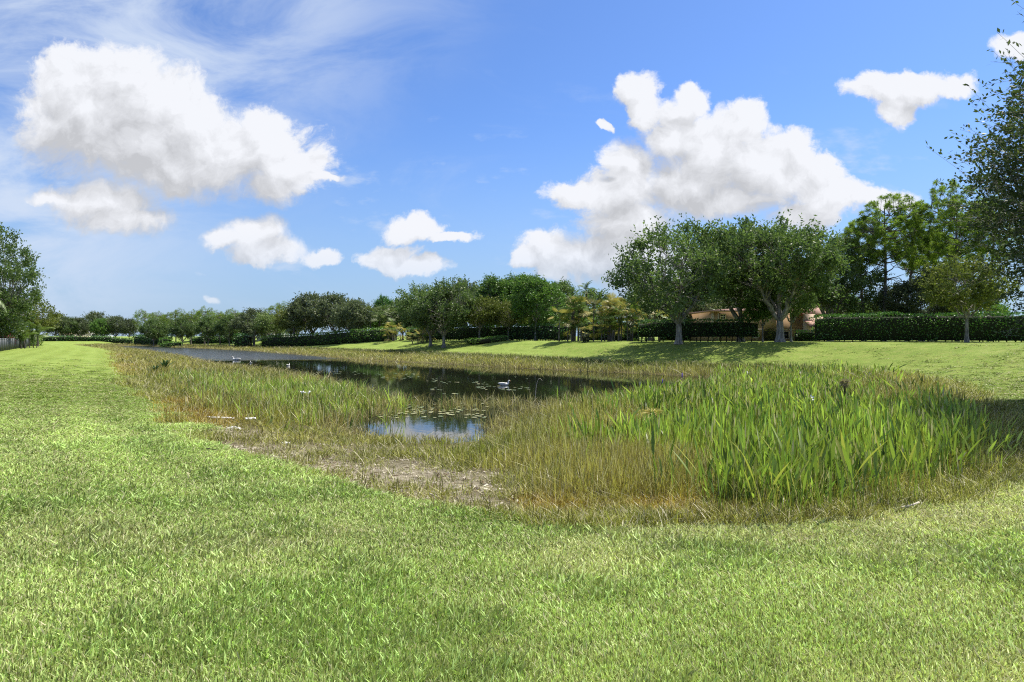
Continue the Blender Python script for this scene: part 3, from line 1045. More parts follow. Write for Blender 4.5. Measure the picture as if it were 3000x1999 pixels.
def pine_data(seed, H=14.0, R=3.6, base=7.0, tr=0.20, tufts=170, lean=0.0, needles=80, tl=0.44):
    r = np.random.default_rng(seed)
    d = unit(r.normal(size=(tufts, 3)))
    lob = unit(r.normal(size=(8, 3))); amp = r.uniform(-.35, .35, 8)
    lf = 1 + (np.clip(d @ lob.T, 0, 1) ** 3 @ amp)
    cz = base + (H - base) * 0.55
    up = np.where(d[:, 2] > 0, H - cz, cz - base)
    rad = (0.45 + 0.55 * r.random(tufts) ** 0.6) * lf
    C = np.stack([d[:, 0] * R, d[:, 1] * R, d[:, 2] * up], 1) * rad[:, None] + np.array([lean, 0, cz])
    k = 9
    tz = np.linspace(0, H * 0.93, k)
    TP = np.stack([lean * (tz / H) ** 1.5 + 0.12 * np.sin(tz * .6 + seed), 0.1 * np.sin(tz * .5), tz], 1)
    RR = np.linspace(tr, tr * 0.22, k)
    RR[0] *= 1.25
    paths = [(TP, RR)]
    nb = 26
    bz = r.uniform(base * 0.78, H * 0.9, nb)
    hubs = []
    for i in range(nb):
        a = r.random() * 6.28
        j = np.interp(bz[i], tz, np.arange(k))
        s = np.array([np.interp(bz[i], tz, TP[:, 0]), np.interp(bz[i], tz, TP[:, 1]), bz[i]])
        hgt = (bz[i] - base) / (H - base)
        ln = R * (0.85 if hgt > 0.1 else 0.6) * math.sqrt(max(0.12, 1 - max(0, hgt - 0.15) ** 2)) * r.uniform(.6, 1)
        e = s + np.array([math.cos(a) * ln, math.sin(a) * ln, ln * r.uniform(0.05, 0.6)])
        P = bez(s, (s + e) / 2 + np.array([0, 0, -0.15]), e, 6)
        P[1:-1] += r.normal(0, .06, (4, 3))
        paths.append((P, np.linspace(0.075, 0.02, 6)))
        hubs.append(P)
    hp = np.concatenate([h[2:] for h in hubs])
    small = []
    for c in C:
        q = hp[np.argmin(np.linalg.norm(hp - c, axis=1))]
        # pull stray tufts towards the branch that bears them
        small.append((bez(q, (q + c) / 2 + r.normal(0, .06, 3), c, 4), np.linspace(0.03, 0.012, 4)))
    Vb, Fb = tubes(paths, 7)
    Vs, Fs = tubes(small, 3)
    WV = np.concatenate([Vb, Vs]); WF = [np.concatenate([Fb[0], Fs[0] + len(Vb)])]
    sub = 1
    cc = C.copy()
    n = len(cc) * needles
    p = np.repeat(cc, needles, 0)
    dd = unit(r.normal(size=(n, 3)) + np.array([0, 0, 0.55]))
    L = tl * r.uniform(.7, 1.1, n)
    V, Fq = leaf_quads(p + dd * 0.03, dd, L, np.full(n, 0.042), r, droop=0.12)
    rnd = np.repeat(np.clip(np.repeat(r.random(tufts * sub), needles) * 0.7 + 0.3 * r.random(n), 0, 0.999), 4)
    return (WV, WF), (V, [Fq], {'rnd': rnd})


KINDS = {}


def kind_mesh(key, data, wood_mat, leaf_m):
    (WV, WF), (LV, LF, LA) = data
    KINDS[key] = (mk_mesh(key + '_trunk', WV, WF, wood_mat, None, True), mk_mesh(key + '_crown', LV, LF, leaf_m, LA))


def put_tree(key, name, label, x, y, s=1.0, rz=0.0, sz=None, group=None, mat=None, z=None):
    root = bpy.data.objects.new(name, None)
    COL.objects.link(root)
    root.location = (x, y, (h1(x, y) if z is None else z) - 0.05)
    root.rotation_euler[2] = rz
    root.scale = (s, s, sz or s)
    root.empty_display_size = 0.3
    tag(root, label, 'tree', group)
    w, l = KINDS[key]
    obj('trunk', w, root)
    c = obj('crown', l, root)
    if mat:
        c.material_slots[0].link = 'OBJECT'
        c.material_slots[0].material = mat
    return root


kind_mesh('oak_wide', tree_data(1, H=10.2, R=4.9, base=3.4, fork=1.9, tr=0.30, limbs=9, clumps=270, twigs=10, leaves=9, leaf=0.27, twl=0.95, upright=0.9, lumps=.5), M_BARK, M_OAK)
kind_mesh('oak_tall', tree_data(2, H=10.6, R=4.7, base=3.7, fork=1.9, tr=0.34, limbs=8, clumps=260, twigs=10, leaves=9, leaf=0.28, twl=1.05, upright=1.1, lumps=.45), M_BARK, M_OAK)
kind_mesh('oak_round', tree_data(3, H=9.0, R=4.4, base=2.6, fork=1.7, tr=0.26, limbs=8, clumps=250, twigs=9, leaves=9, leaf=0.28, twl=0.8, upright=0.5, lumps=.5), M_BARK, M_OAK)
kind_mesh('oak_low', tree_data(4, H=7.4, R=4.4, base=2.3, fork=1.4, tr=0.2, limbs=7, clumps=170, twigs=8, leaves=8, leaf=0.38, twl=0.9, upright=0.5, lumps=.3), M_BARK, M_OAKG)
kind_mesh('tree_small', tree_data(5, H=6.2, R=2.9, base=2.3, fork=2.0, tr=0.15, limbs=6, clumps=140, twigs=8, leaves=8, leaf=0.26, twl=0.7, upright=0.5, lumps=.5), M_BARK, M_OLIVE)
kind_mesh('tree_tall', tree_data(6, H=10.5, R=3.3, base=3.0, fork=3.0, tr=0.22, limbs=7, clumps=240, twigs=9, leaves=8, leaf=0.30, twl=0.7, upright=0.4, lumps=.35), M_BARK, M_GREEN)
kind_mesh('pine_a', pine_data(11, 14.0, 3.7, 6.6, tufts=230), M_PBARK, M_PINE)
kind_mesh('pine_b', pine_data(12, 13.0, 3.2, 6.4, tufts=190, lean=-1.0), M_PBARK, M_PINE)
kind_mesh('pine_far', pine_data(13, 10.5, 3.6, 3.0, tufts=190, needles=30, tl=0.6), M_PBARK, M_PINE)


def T(px, D):
    return (px - 1500) / F * D, D


# (kind, name, label, px, D, crown scale, scale z, rotation, material)
TREES = [
    ('oak_wide', 'oak_tree', 'dense dark oak with low forked trunk, standing on the lawn left of the peach house', 1988, 58, 1.04, .98, 0.3, None),
    ('oak_tall', 'oak_tree', 'dark oak rising behind the clipped hedge, left end of the peach house', 2170, 63, 1.0, 1.06, 1.9, None),
    ('oak_tall', 'oak_tree', 'spreading dark oak with thick pale trunk on the lawn in front of the peach house', 2285, 56.5, 1.05, .98, 4.0, None),
    ('oak_wide', 'oak_tree', 'dark oak crown between the peach house and the tall pines', 2432, 68, .85, 0.97, 2.2, None),
    ('pine_a', 'pine_tree', 'tall bright green pine with the widest crown, behind the long right hedge', 2592, 66, 1.05, 1.02, 0.4, None),
    ('pine_b', 'pine_tree', 'leaning pine at the left of the tall pines behind the long right hedge', 2530, 67, .9, .93, 0.2, None),
    ('pine_b', 'pine_tree', 'slim pine with short crown just right of the widest pine', 2655, 69, .95, 1.0, 2.6, None),
    ('pine_a', 'pine_tree', 'tallest pine, partly covered by the dark near oak', 2800, 63, .98, 1.06, 2.9, None),
    ('pine_b', 'pine_tree', 'pine almost hidden behind the near oak at the hedge\'s right end', 2900, 64, 1.1, 1.06, 1.2, None),
    ('pine_b', 'pine_tree', 'low pine crown between the widest and the tallest pine', 2725, 72, 1.1, .92, 3.6, None),
    ('oak_round', 'oak_tree', 'half bare spreading oak with dark limbs behind the right hedge', 2700, 66, .95, .78, 0.8, M_OAKG),
    ('tree_small', 'small_tree', 'small olive green tree with thin pale trunk in front of the right hedge', 2832, 52, 1.0, 1.0, 0.5, None),
    ('tree_small', 'small_tree', 'small tree with pinkish trunk beside the end of the clipped hedge', 2235, 61, .55, .75, 2.1, M_GREEN),
    ('tree_small', 'small_tree', 'small pale-trunked tree just right of the thick-trunked oak', 2318, 60, .7, .9, 3.3, M_OAK),
    ('oak_round', 'oak_tree', 'rounded dark oak with bare low limbs, the nearer of two on the mid lawn', 1300, 88, .95, .95, 0.9, M_OAK),
    ('oak_round', 'oak_tree', 'rounded oak just left of and behind its twin on the mid lawn', 1262, 92, .98, .92, 3.9, M_OAK),
    ('oak_low', 'oak_tree', 'grey-green oak behind the pair of rounded oaks', 1365, 102, .95, 1.15, 1.2, None),
    ('tree_tall', 'leafy_tree', 'bright green tree with single straight trunk on the open mid lawn', 1570, 86, .97, .84, 1.0, None),
    ('tree_tall', 'leafy_tree', 'tall green tree standing left behind the straight-trunked tree', 1458, 97, .95, .92, 2.0, None),
    ('tree_tall', 'leafy_tree', 'tall green tree between its two neighbours on the mid lawn', 1500, 99, .95, .95, 4.0, None),
    ('pine_far', 'pine_tree', 'light green pine top showing over the mid lawn trees', 1548, 104, .8, .98, 4.0, None),
    ('tree_tall', 'leafy_tree', 'dark green tree right behind the straight-trunked tree', 1632, 97, .9, .85, 5.0, M_OAK),
    ('tree_small', 'small_tree', 'low olive tree left of the small mulch hedge', 1405, 90, 1.05, .9, 1.7, None),
    ('tree_small', 'small_tree', 'low olive tree rising out of the small mulch hedge', 1490, 90, .9, .82, 3.7, None),
    ('oak_low', 'oak_tree', 'grey oak filling the gap right of the fan palm clump', 1915, 84, .8, .9, 3.7, M_OAK),
    ('oak_low', 'oak_tree', 'low dark oak behind the coconut palm', 1740, 110, 1.0, 1.05, 0.7, M_OAK),
    ('oak_low', 'oak_tree', 'grey oak between the mid lawn trees and the palms', 1650, 112, .9, .9, 2.7, None),
    ('tree_tall', 'leafy_tree', 'dark round-topped tree standing above the sabal palms', 1128, 150, .75, .97, 2.7, M_HEDGE),
    ('oak_low', 'oak_tree', 'large grey oak above the far hedge, left of the sabal palms', 985, 128, 1.15, 1.16, 1.7, None),
    ('oak_low', 'oak_tree', 'large grey oak above the far hedge, tallest of its row', 915, 132, 1.15, 1.24, 3.7, None),
    ('oak_low', 'oak_tree', 'grey oak between the far oaks and the yellow-green tree', 1035, 122, .8, .98, 5.1, None),
    ('tree_small', 'small_tree', 'yellow-green rounded tree left of the large grey oaks', 852, 132, 1.1, 1.1, 5.1, None),
    ('pine_far', 'pine_tree', 'rounded bright pine above the pale green tree', 820, 148, .95, 0.88, 5.1, None),
    ('tree_small', 'small_tree', 'pale green feathery tree by the far hedge end', 792, 136, 1.15, 1.02, 0.4, M_PALEG),
    ('oak_low', 'oak_tree', 'brownish oak at the left end of the far hedge', 742, 140, .95, 1.0, 0.9, None),
    ('pine_far', 'pine_tree', 'bright pine behind the brownish oak at the far hedge end', 690, 152, .9, .82, 0.9, None),
    ('pine_far', 'pine_tree', 'third pine left of the brownish oak on the far bank', 645, 156, .85, .80, 1.9, None),
    ('pine_far', 'pine_tree', 'tall lone-topped pine in the far bank grove', 600, 160, .85, .92, 2.9, None),
    ('pine_far', 'pine_tree', 'pine left of the lone-topped pine in the far grove', 560, 165, .85, .86, 3.9, None),
    ('pine_far', 'pine_tree', 'pine over the white flowered shrub on the far bank', 515, 170, .85, .92, 4.9, None),
    ('pine_far', 'pine_tree', 'second pine from the left end of the far grove', 470, 175, .9, .86, 0.5, None),
    ('pine_far', 'pine_tree', 'leftmost pine of the far grove', 425, 180, .9, .93, 1.5, None),
    ('oak_low', 'oak_tree', 'low grey oak in front of the far pines, trunk on the bank', 450, 165, .75, .85, 1.5, M_OAK),
    ('oak_low', 'oak_tree', 'low green oak beside the white flowered shrub', 535, 155, .65, .85, 2.5, M_OAK),
    ('oak_low', 'oak_tree', 'low oak with thin trunk below the lone-topped pine', 610, 150, .65, .85, 3.5, M_OAK),
    ('oak_low', 'oak_tree', 'low dark oak just left of the far hedge shrubs', 672, 145, .7, .86, 4.5, M_OAK),
    ('oak_low', 'oak_tree', 'first oak of the distant row, beside the yellow palm frond', 160, 190, .9, 1.0, 0.1, None),
    ('oak_low', 'oak_tree', 'second oak of the distant row beyond the lawn', 198, 192, .8, .88, 1.1, M_OAK),
    ('oak_low', 'oak_tree', 'third oak of the distant row beyond the lawn', 235, 194, .8, .86, 2.1, None),
    ('oak_low', 'oak_tree', 'pale tallest oak of the distant row', 285, 204, .95, 1.12, 3.1, None),
    ('oak_low', 'oak_tree', 'greener oak in front of the pale tallest one of the distant row', 300, 192, .75, .82, 4.1, M_GREEN),
    ('oak_low', 'oak_tree', 'oak right of the greener one in the distant row', 338, 194, .85, .92, 5.1, None),
    ('oak_low', 'oak_tree', 'last small oak of the distant row, next to the pines', 378, 194, .65, .82, 6.1, None),
]
for i, (k, nm, lb, px, D, s, sz, rz, mt) in enumerate(TREES):
    x, y = T(px, D)
    put_tree(k, nm, lb, x, y, s, rz, sz, None, mt)

# the near oak at the right, its trunk just out of view
kind_mesh('oak_near', tree_data(21, H=10.4, R=5.8, base=1.4, fork=1.9, tr=0.30, limbs=9, clumps=900, twigs=12, leaves=16, leaf=0.118, twig_tubes=True, twl=0.85, upright=0.25, lumps=.3, clsz=.85, shell=0.4), M_BARK, M_OAKN)
put_tree('oak_near', 'oak_tree', 'nearest dark oak reaching into view with twiggy branch tips against the sky', 18.1, 15.3, 1.0, 0.6)
# the big tree at the left by the fence
kind_mesh('tree_left', tree_data(22, H=13.6, R=6.2, base=0.6, fork=2.2, tr=0.35, limbs=9, clumps=380, twigs=10, leaves=9, leaf=0.32, twl=1.1, upright=0.7, lumps=.25), M_BARK, M_OAK)
x, y = T(-62, 76)
put_tree('tree_left', 'leafy_tree', 'big dark tree towering over the fence and garden palms', x, y, .88, 0.5, .96)
x, y = T(72, 92)
put_tree('tree_small', 'small_tree', 'small yellow-green tree beyond the garden palms', x, y, 1.1, 0.5, 1.05)


# ------------------------------------------------------------------ palms
def fan_frond(seed, petiole=0.9, blade=0.75, n=18, w=0.05, arc=150):
    r = np.random.default_rng(seed)
    # petiole along +x rising then drooping
    V = []; Fq = []; Ft = []
    pe = np.array([petiole, 0, 0.0])
    P = bez(np.zeros(3), np.array([petiole * .5, 0, 0.12]), pe, 4)
    tv, tf = tubes([(P, np.full(4, 0.014))], 3)
    V.append(tv); Fq.append(tf[0]); off = len(tv)
    a = np.radians(np.linspace(-arc / 2, arc / 2, n) + r.uniform(-3, 3, n))
    L = blade * (0.75 + 0.25 * np.cos(a)) * r.uniform(.9, 1.08, n)
    for i in range(n):
        d = np.array([math.cos(a[i]), math.sin(a[i]), 0])
        s = np.array([-d[1], d[0], 0]) * w * 0.5
        up = 0.25 * abs(math.sin(a[i]))
        p0 = pe
        p1 = pe + d * L[i] * 0.6 + np.array([0, 0, up * 0.3])
        p2 = pe + d * L[i] + np.array([0, 0, up * .2 - 0.30 * L[i] * r.uniform(.5, 1.3)])
        V.append(np.array([p0, p1 - s, p2, p1 + s])); Fq.append(np.array([[off, off + 1, off + 2, off + 3]])); off += 4
    V = np.concatenate(V)
    return V, [np.concatenate(Fq)], {'rnd': np.full(len(V), r.random())}


def feather_frond(seed, L=2.6, n=34, ll=0.5, droop=0.9, w=0.04):
    r = np.random.default_rng(seed)
    P = bez(np.zeros(3), np.array([L * .5, 0, L * .42]), np.array([L * .85, 0, L * (.42 - droop * .5)]), 9)
    tv, tf = tubes([(P, np.linspace(.022, .006, 9))], 3)
    V = [tv]; Fq = [tf[0]]; off = len(tv)
    for i in range(n):
        t = 0.18 + 0.82 * i / n
        q = np.array([np.interp(t * 8, np.arange(9), P[:, k]) for k in range(3)])
        tt = P[min(8, int(t * 8) + 1)] - P[max(0, int(t * 8) - 1)]; tt /= np.linalg.norm(tt)
        for sgn in (-1, 1):
            l = ll * (math.sin(math.pi * min(1, t * .9 + .12)) * .8 + .25) * r.uniform(.85, 1.1)
            d = unit(tt * .55 + np.array([0, sgn * .8, -.25]) + r.normal(0, .06, 3))
            s = unit(np.cross(d, np.array([0, 0, 1.]))) * w * .5
            V.append(np.array([q, q + d * l * .5 + s, q + d * l - np.array([0, 0, .35 * l]), q + d * l * .5 - s]))
            Fq.append(np.array([[off, off + 1, off + 2, off + 3]])); off += 4
    V = np.concatenate(V)
    return V, [np.concatenate(Fq)], {'rnd': np.full(len(V), r.random())}


FANS = [mk_mesh('fan_leaf', *fan_frond(s)[:2], M_PALM, fan_frond(s)[2]) for s in range(4)]
FANY = [mk_mesh('yellow_fan_leaf', *fan_frond(s + 9)[:2], M_PALMY, fan_frond(s + 9)[2]) for s in range(4)]
FEAT = [mk_mesh('feather_leaf', *feather_frond(s)[:2], M_PALM, feather_frond(s)[2]) for s in range(3)]
FEAY = [mk_mesh('yellow_feather_leaf', *feather_frond(s + 7, droop=1.1)[:2], M_PALMY, feather_frond(s + 7)[2]) for s in range(2)]


def palm(name, label, x, y, stems, meshes, nf, fs=1.0, spread=0.5, seed=0, group=None, sr=0.07, yellow=0.0, ymeshes=None, updown=(-25, 75)):
    r = np.random.default_rng(seed)
    root = bpy.data.objects.new(name, None)
    COL.objects.link(root)
    root.location = (x, y, h1(x, y) - 0.03)
    tag(root, label, 'palm', group)
    for (sx, sy, sh) in stems:
        tx, ty = sx + r.normal(0, .12), sy + r.normal(0, .12)
        P = bez(np.array([sx, sy, 0.]), np.array([sx, sy, sh * .5]), np.array([tx, ty, sh]), 6)
        v, f = tubes([(P, np.linspace(sr * 1.15, sr * .85, 6))], 7)
        obj('trunk', mk_mesh('palm_trunk', v, f, M_PBARK, None, True), root)
        for k in range(nf):
            el = math.radians(r.uniform(*updown))
            az = k * 2.399 + r.uniform(-.3, .3)
            ms = ymeshes if (ymeshes and r.random() < yellow) else meshes
            o = obj('frond', ms[r.integers(0, len(ms))], root)
            o.location = (tx, ty, sh - 0.05)
            o.rotation_euler = Euler((r.normal(0, .3), -el, az), 'XYZ')
            o.scale = (fs * r.uniform(.85, 1.15),) * 3
    return root


def clump_stems(seed, n, rad, h0, h1_):
    r = np.random.default_rng(seed)
    return [(r.normal(0, rad), r.normal(0, rad * .6), r.uniform(h0, h1_)) for _ in range(n)]


x, y = T(1690, 74); palm('clumping_palm', 'bushy fan palm clump left of the coconut palm, its fronds yellow-green', x, y, clump_stems(1, 15, .75, .5, 4.0), FANS, 10, 1.0, seed=1, yellow=.4, ymeshes=FANY)
x, y = T(1795, 72); palm('clumping_palm', 'bushy yellowish fan palm clump right of the coconut palm', x, y, clump_stems(2, 14, .8, .8, 4.4), FANS, 10, 1.0, seed=2, yellow=.75, ymeshes=FANY)
x, y = T(1858, 70); palm('clumping_palm', 'dark green fan palm clump left of the clipped hedge', x, y, clump_stems(3, 14, .8, .5, 3.6), FANS, 10, 1.0, seed=3, yellow=.3, ymeshes=FANY)
x, y = T(1720, 100); palm('coconut_palm', 'coconut palm with feathery crown above the fan palms', x, y, [(0, 0, 7.2)], FEAT, 20, .85, seed=4, sr=.14, updown=(-40, 70))
x, y = T(1165, 110); palm('clumping_palm', 'yellow-green fan palms at the far hedge\'s right end', x, y, clump_stems(5, 6, .9, .6, 2.6), FANS, 10, 1.1, seed=5, yellow=.7, ymeshes=FANY)
x, y = T(1225, 98); palm('clumping_palm', 'low yellow-green fan palms left of the rounded oaks', x, y, clump_stems(6, 6, 1.0, .5, 2.2), FANS, 9, 1.1, seed=6, yellow=.7, ymeshes=FANY)
SAB = [mk_mesh('sabal_leaf', *fan_frond(s + 30, 1.0, .9, 14, .09)[:2], M_SABAL, fan_frond(s + 30, 1.0, .9, 14, .09)[2]) for s in range(3)]
for i, (px, D, hh, lb) in enumerate([(1055, 124, 4.3, 'leftmost sabal palm above the far hedge'), (1086, 122, 4.7, 'second sabal palm above the far hedge'),
                                     (1112, 126, 4.9, 'sabal palm right under the dark round-topped tree'), (1146, 120, 4.4, 'rightmost sabal palm above the far hedge'),
                                     (745, 134, 3.3, 'lone sabal palm beside the pale green feathery tree'), (862, 128, 3.6, 'sabal palm in front of the yellow-green rounded tree'),
                                     (2400, 78, 3.6, 'sabal palm behind the right end of the peach house'), (1905, 80, 3.4, 'sabal palm behind the dark oak left of the peach house'),
                                     (1932, 82, 3.6, 'sabal palm just left of the peach house'), (2740, 70, 3.4, 'sabal palm between the pine trunks and the small olive tree')]):
    x, y = T(px, D)
    palm('sabal_palm', lb, x, y, [(0, 0, hh)], SAB, 26, 1.0, seed=40 + i, sr=.16, updown=(-50, 80), group='sabal palms')
# garden palms by the fence on the left
for i, (px, D, n, lb) in enumerate([(50, 84, 5, 'bright green areca palm behind the fence, nearest the fence corner'), (82, 90, 5, 'bushy areca palm hiding the middle of the fence'),
                                    (20, 78, 3, 'areca palm behind the red-leaved shrub')]):
    x, y = T(px, D)
    palm('areca_palm', lb, x, y, clump_stems(60 + i, n, .5, .5, 2.4), FEAT, 8, .9, seed=60 + i, sr=.05, updown=(20, 80), yellow=.15, ymeshes=FEAY)
x, y = T(112, 103)
palm('yellow_palm', 'small palm with arching yellow fronds at the fence\'s far end', x, y, [(0, 0, 1.3)], FEAY, 13, 1.0, seed=70, sr=.1, updown=(0, 75))
x, y = T(-75, 62)
palm('drooping_palm', 'tall palm whose long drooping fronds hang in from the frame edge', x, y, [(0, 0, 5.4)], FEAT, 18, 1.15, seed=71, sr=.14, updown=(-50, 60))

FILL = [(1900, 92, 1.0), (1985, 86, 1.05), (2060, 92, 1.0), (2130, 96, 1.15), (2210, 98, 1.15), (2300, 98, 1.15), (2380, 92, 1.1), (2450, 84, .8), (2530, 86, .7),
        (2640, 90, .68), (2760, 88, .66), (2870, 84, .72), (1180, 125, 1.0), (1240, 122, 1.0),
        (1300, 118, 1.0), (1430, 118, 1.05), (1500, 116, 1.1), (1570, 116, 1.1), (1640, 114, .9), (1050, 140, .9), (1120, 142, .9), (650, 172, .9), (560, 182, .9), (480, 188, .9), (715, 160, .9),
        (780, 160, .85), (870, 150, .9)]
WHERE = ['behind the gap between fan palms and first lawn oak', 'behind the dark oak with low forked trunk', 'left of the peach house, just clear of its roof', 'over the left end of the peach house roof',
         'behind the peach house, over its left window', 'behind the peach house, over its middle', 'behind the thick-trunked oak and the peach house', 'behind the peach house porch', 'between the peach house and the leaning pine',
         'behind the leaning pine trunk', 'behind the widest pine, low in the gap', 'behind the half bare spreading oak', 'behind the tallest pine, low above the hedge',
         'behind the yellow-green fan palms of the far hedge', 'behind the left one of the two rounded oaks', 'behind the right one of the two rounded oaks', 'behind the low olive tree by the mulch hedge',
         'behind the middle of the tall mid lawn trees', 'behind the straight-trunked tree', 'right of the straight-trunked tree, by the fan palms', 'behind the leftmost sabal palm', 'behind the rightmost sabal palms',
         'behind the low oak under the lone-topped pine', 'behind the grove above the white flowered shrub', 'behind the leftmost pines of the far grove', 'behind the brownish oak', 'behind the pale green feathery tree', 'behind the yellow-green rounded tree']
for i, (px, D, s) in enumerate(FILL):
    x, y = T(px, D)
    put_tree('oak_low', 'background_tree', 'dark backdrop tree ' + WHERE[i], x, y, s, i * 1.7, s * 0.95,
             'background trees behind the hedges', [M_OAK, M_OAKG, M_OAKG, M_GREEN][i % 4])


# ------------------------------------------------------------------ hedges and shrubs
def hedge(name, label, pts, h, th, leaf=0.12, dens=75, mat=None, seed=0, gap=0.0, z0=None, cat='hedge', lump=0.2):
    """clipped hedge along pts [(x, y), ...]: stems below, a leafy body above"""
    r = np.random.default_rng(500 + seed)
    pts = np.array(pts, float)
    seg = np.linalg.norm(np.diff(pts, axis=0), axis=1)
    Ltot = seg.sum()
    cum = np.concatenate([[0], np.cumsum(seg)])
    x0, y0 = pts[0]
    zb = h1(x0, y0) if z0 is None else z0
    root = bpy.data.objects.new(name, None)
    COL.objects.link(root)
    root.location = (x0, y0, zb)
    tag(root, label, cat)

    def frame(s):
        px = np.interp(s, cum, pts[:, 0]); py = np.interp(s, cum, pts[:, 1])
        e = 0.05
        tx = np.interp(np.minimum(s + e, Ltot), cum, pts[:, 0]) - np.interp(np.maximum(s - e, 0), cum, pts[:, 0])
        ty = np.interp(np.minimum(s + e, Ltot), cum, pts[:, 1]) - np.interp(np.maximum(s - e, 0), cum, pts[:, 1])
        l = np.hypot(tx, ty) + 1e-9
        return px, py, ty / l, -tx / l          # point and normal (right hand side)
    n = int(dens * Ltot * (2 * h + th))
    s = r.random(n) * Ltot
    q = r.random(n) * (2 * h + th)
    side = np.where(q < h, -1.0, np.where(q < 2 * h, 1.0, 0.0))
    v = np.where(side != 0, r.random(n) ** 0.9, 1.0)
    w = np.where(side != 0, side, r.uniform(-1, 1, n))
    bul = 1 + lump * 2 * (vnoise(s, v * h * 2, 0.9, seed) - 0.5) + lump * (vnoise(s, v * h, 0.35, seed + 1) - 0.5)
    endr = np.clip(np.minimum(s, Ltot - s) / (th * 0.5), 0, 1)
    endr = np.sqrt(1 - (1 - endr) ** 2)
    top = h * (0.97 + 0.5 * lump * (vnoise(s, 0 * s, 1.7, seed + 2) - 0.5)) * (0.82 + 0.18 * endr)
    rnd_top = 1 - 0.25 * np.clip((v - 0.85) / 0.15, 0, 1) * (side != 0)
    dd = w * th * 0.5 * bul * np.maximum(endr, 0.15) * rnd_top
    z = v * top + r.normal(0, 0.03, n) + lump * 0.2 * (side == 0) * r.normal(0, 1, n)
    px, py, nx, ny = frame(s)
    if gap > 0:                                  # open foot where light shows through between the stems
        keep = (z > gap * (0.5 + vnoise(s, 0 * s, .5, seed + 5))) | (r.random(n) < 0.25)
    else:
        keep = np.ones(n, bool)
    zt = height(px, py) - zb if z0 is None else 0
    P = np.stack([px + nx * dd - x0, py + ny * dd - y0, np.maximum(z, 0.02) + zt], 1)[keep]
    m = len(P)
    outw = np.stack([nx * w, ny * w, 0.4 + 0 * w + (side == 0) * 0.6], 1)[keep]
    d = unit(outw * 0.6 + r.normal(0, 0.7, (m, 3)))
    V, Fq = leaf_quads(P, d, leaf * r.uniform(.7, 1.4, m), leaf * .62 * r.uniform(.7, 1.3, m), r)
    obj('foliage', mk_mesh(name + '_foliage', V, [Fq], mat or M_HEDGE, {'rnd': np.repeat(r.random(m), 4)}), root)
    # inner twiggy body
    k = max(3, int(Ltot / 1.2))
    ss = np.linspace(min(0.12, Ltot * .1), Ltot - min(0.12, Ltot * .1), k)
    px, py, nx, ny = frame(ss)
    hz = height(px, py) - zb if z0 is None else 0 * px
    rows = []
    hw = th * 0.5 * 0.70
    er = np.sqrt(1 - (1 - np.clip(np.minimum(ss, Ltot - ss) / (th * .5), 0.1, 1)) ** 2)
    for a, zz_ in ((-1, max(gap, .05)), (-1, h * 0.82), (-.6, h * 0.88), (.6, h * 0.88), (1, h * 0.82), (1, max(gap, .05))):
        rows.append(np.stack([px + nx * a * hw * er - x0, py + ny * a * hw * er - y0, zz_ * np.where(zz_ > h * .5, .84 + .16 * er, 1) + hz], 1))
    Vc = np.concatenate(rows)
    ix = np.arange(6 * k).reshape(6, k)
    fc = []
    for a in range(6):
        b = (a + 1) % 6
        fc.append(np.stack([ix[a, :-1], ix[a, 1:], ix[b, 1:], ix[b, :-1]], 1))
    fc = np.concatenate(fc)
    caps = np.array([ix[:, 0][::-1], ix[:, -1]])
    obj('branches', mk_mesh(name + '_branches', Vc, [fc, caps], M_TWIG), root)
    if gap > 0:
        paths = []
        for sx in np.arange(0.4, Ltot - .3, 0.55):
            q_ = frame(np.array([sx + r.normal(0, .1)]))
            g = (height(q_[0], q_[1]) - zb)[0] if z0 is None else 0
            p = np.array([q_[0][0] - x0, q_[1][0] - y0, g - .05])
            paths.append((np.array([p, p + [r.normal(0, .04), 0, gap * .6], p + [r.normal(0, .06), 0, gap + .25]]), np.array([.06, .045, .04])))
        v, f = tubes(paths, 5)
        tag(obj('stems', mk_mesh(name + '_stems', v, f, M_TWIG), root), kind='stuff')
    return root


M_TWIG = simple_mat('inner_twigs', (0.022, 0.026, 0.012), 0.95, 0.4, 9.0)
hedge('hedge', 'clipped dark green hedge between the pale-trunked oaks, left of the peach house', [T(1868, 64), T(2050, 62.5), T(2222, 62)], 2.05, 1.5, .15, 70, seed=1, gap=.45)
hedge('hedge', 'long tall dark clipped hedge in front of the pines', [T(2383, 60), T(2600, 58), T(2800, 56.5), T(3160, 54)], 2.45, 1.5, .15, 70, seed=2, gap=.12)
hedge('hedge', 'low hedge filling in front of the peach house porch', [T(2325, 63), T(2395, 62)], .95, 1.0, .14, 80, seed=3)
hedge('hedge', 'hedge running behind the mid lawn trees to the fan palms', [T(1195, 108), T(1400, 96), T(1550, 88), T(1675, 81)], 2.1, 1.6, .2, 34, seed=4, gap=.12)
hedge('hedge', 'long bright green hedge on the far bank under the grey oaks', [T(768, 131), T(900, 126), T(1040, 119), T(1160, 112)], 2.15, 1.8, .26, 22, M_HEDGEL, seed=5)
hedge('shrub', 'dark rounded shrub at the left end of the bright far hedge', [T(690, 136), T(735, 134)], 2.6, 2.6, .28, 22, seed=6, cat='shrub', lump=.3)
hedge('hedge', 'small low bright hedge around the olive trees on the mid lawn', [T(1372, 87.5), T(1425, 84.5), T(1485, 86.5)], .62, 1.8, .16, 60, M_HEDGEL, seed=7)
hedge('shrub', 'low spreading shrub with white flowers on the far bank', [T(478, 150), T(528, 148)], 1.1, 2.2, .24, 26, M_HEDGEL, seed=8, cat='shrub', lump=.3)
hedge('shrub', 'taller shrub just behind the white flowered one', [T(470, 158), T(500, 157)], 1.9, 2.2, .26, 22, M_HEDGEL, seed=9, cat='shrub', lump=.3)
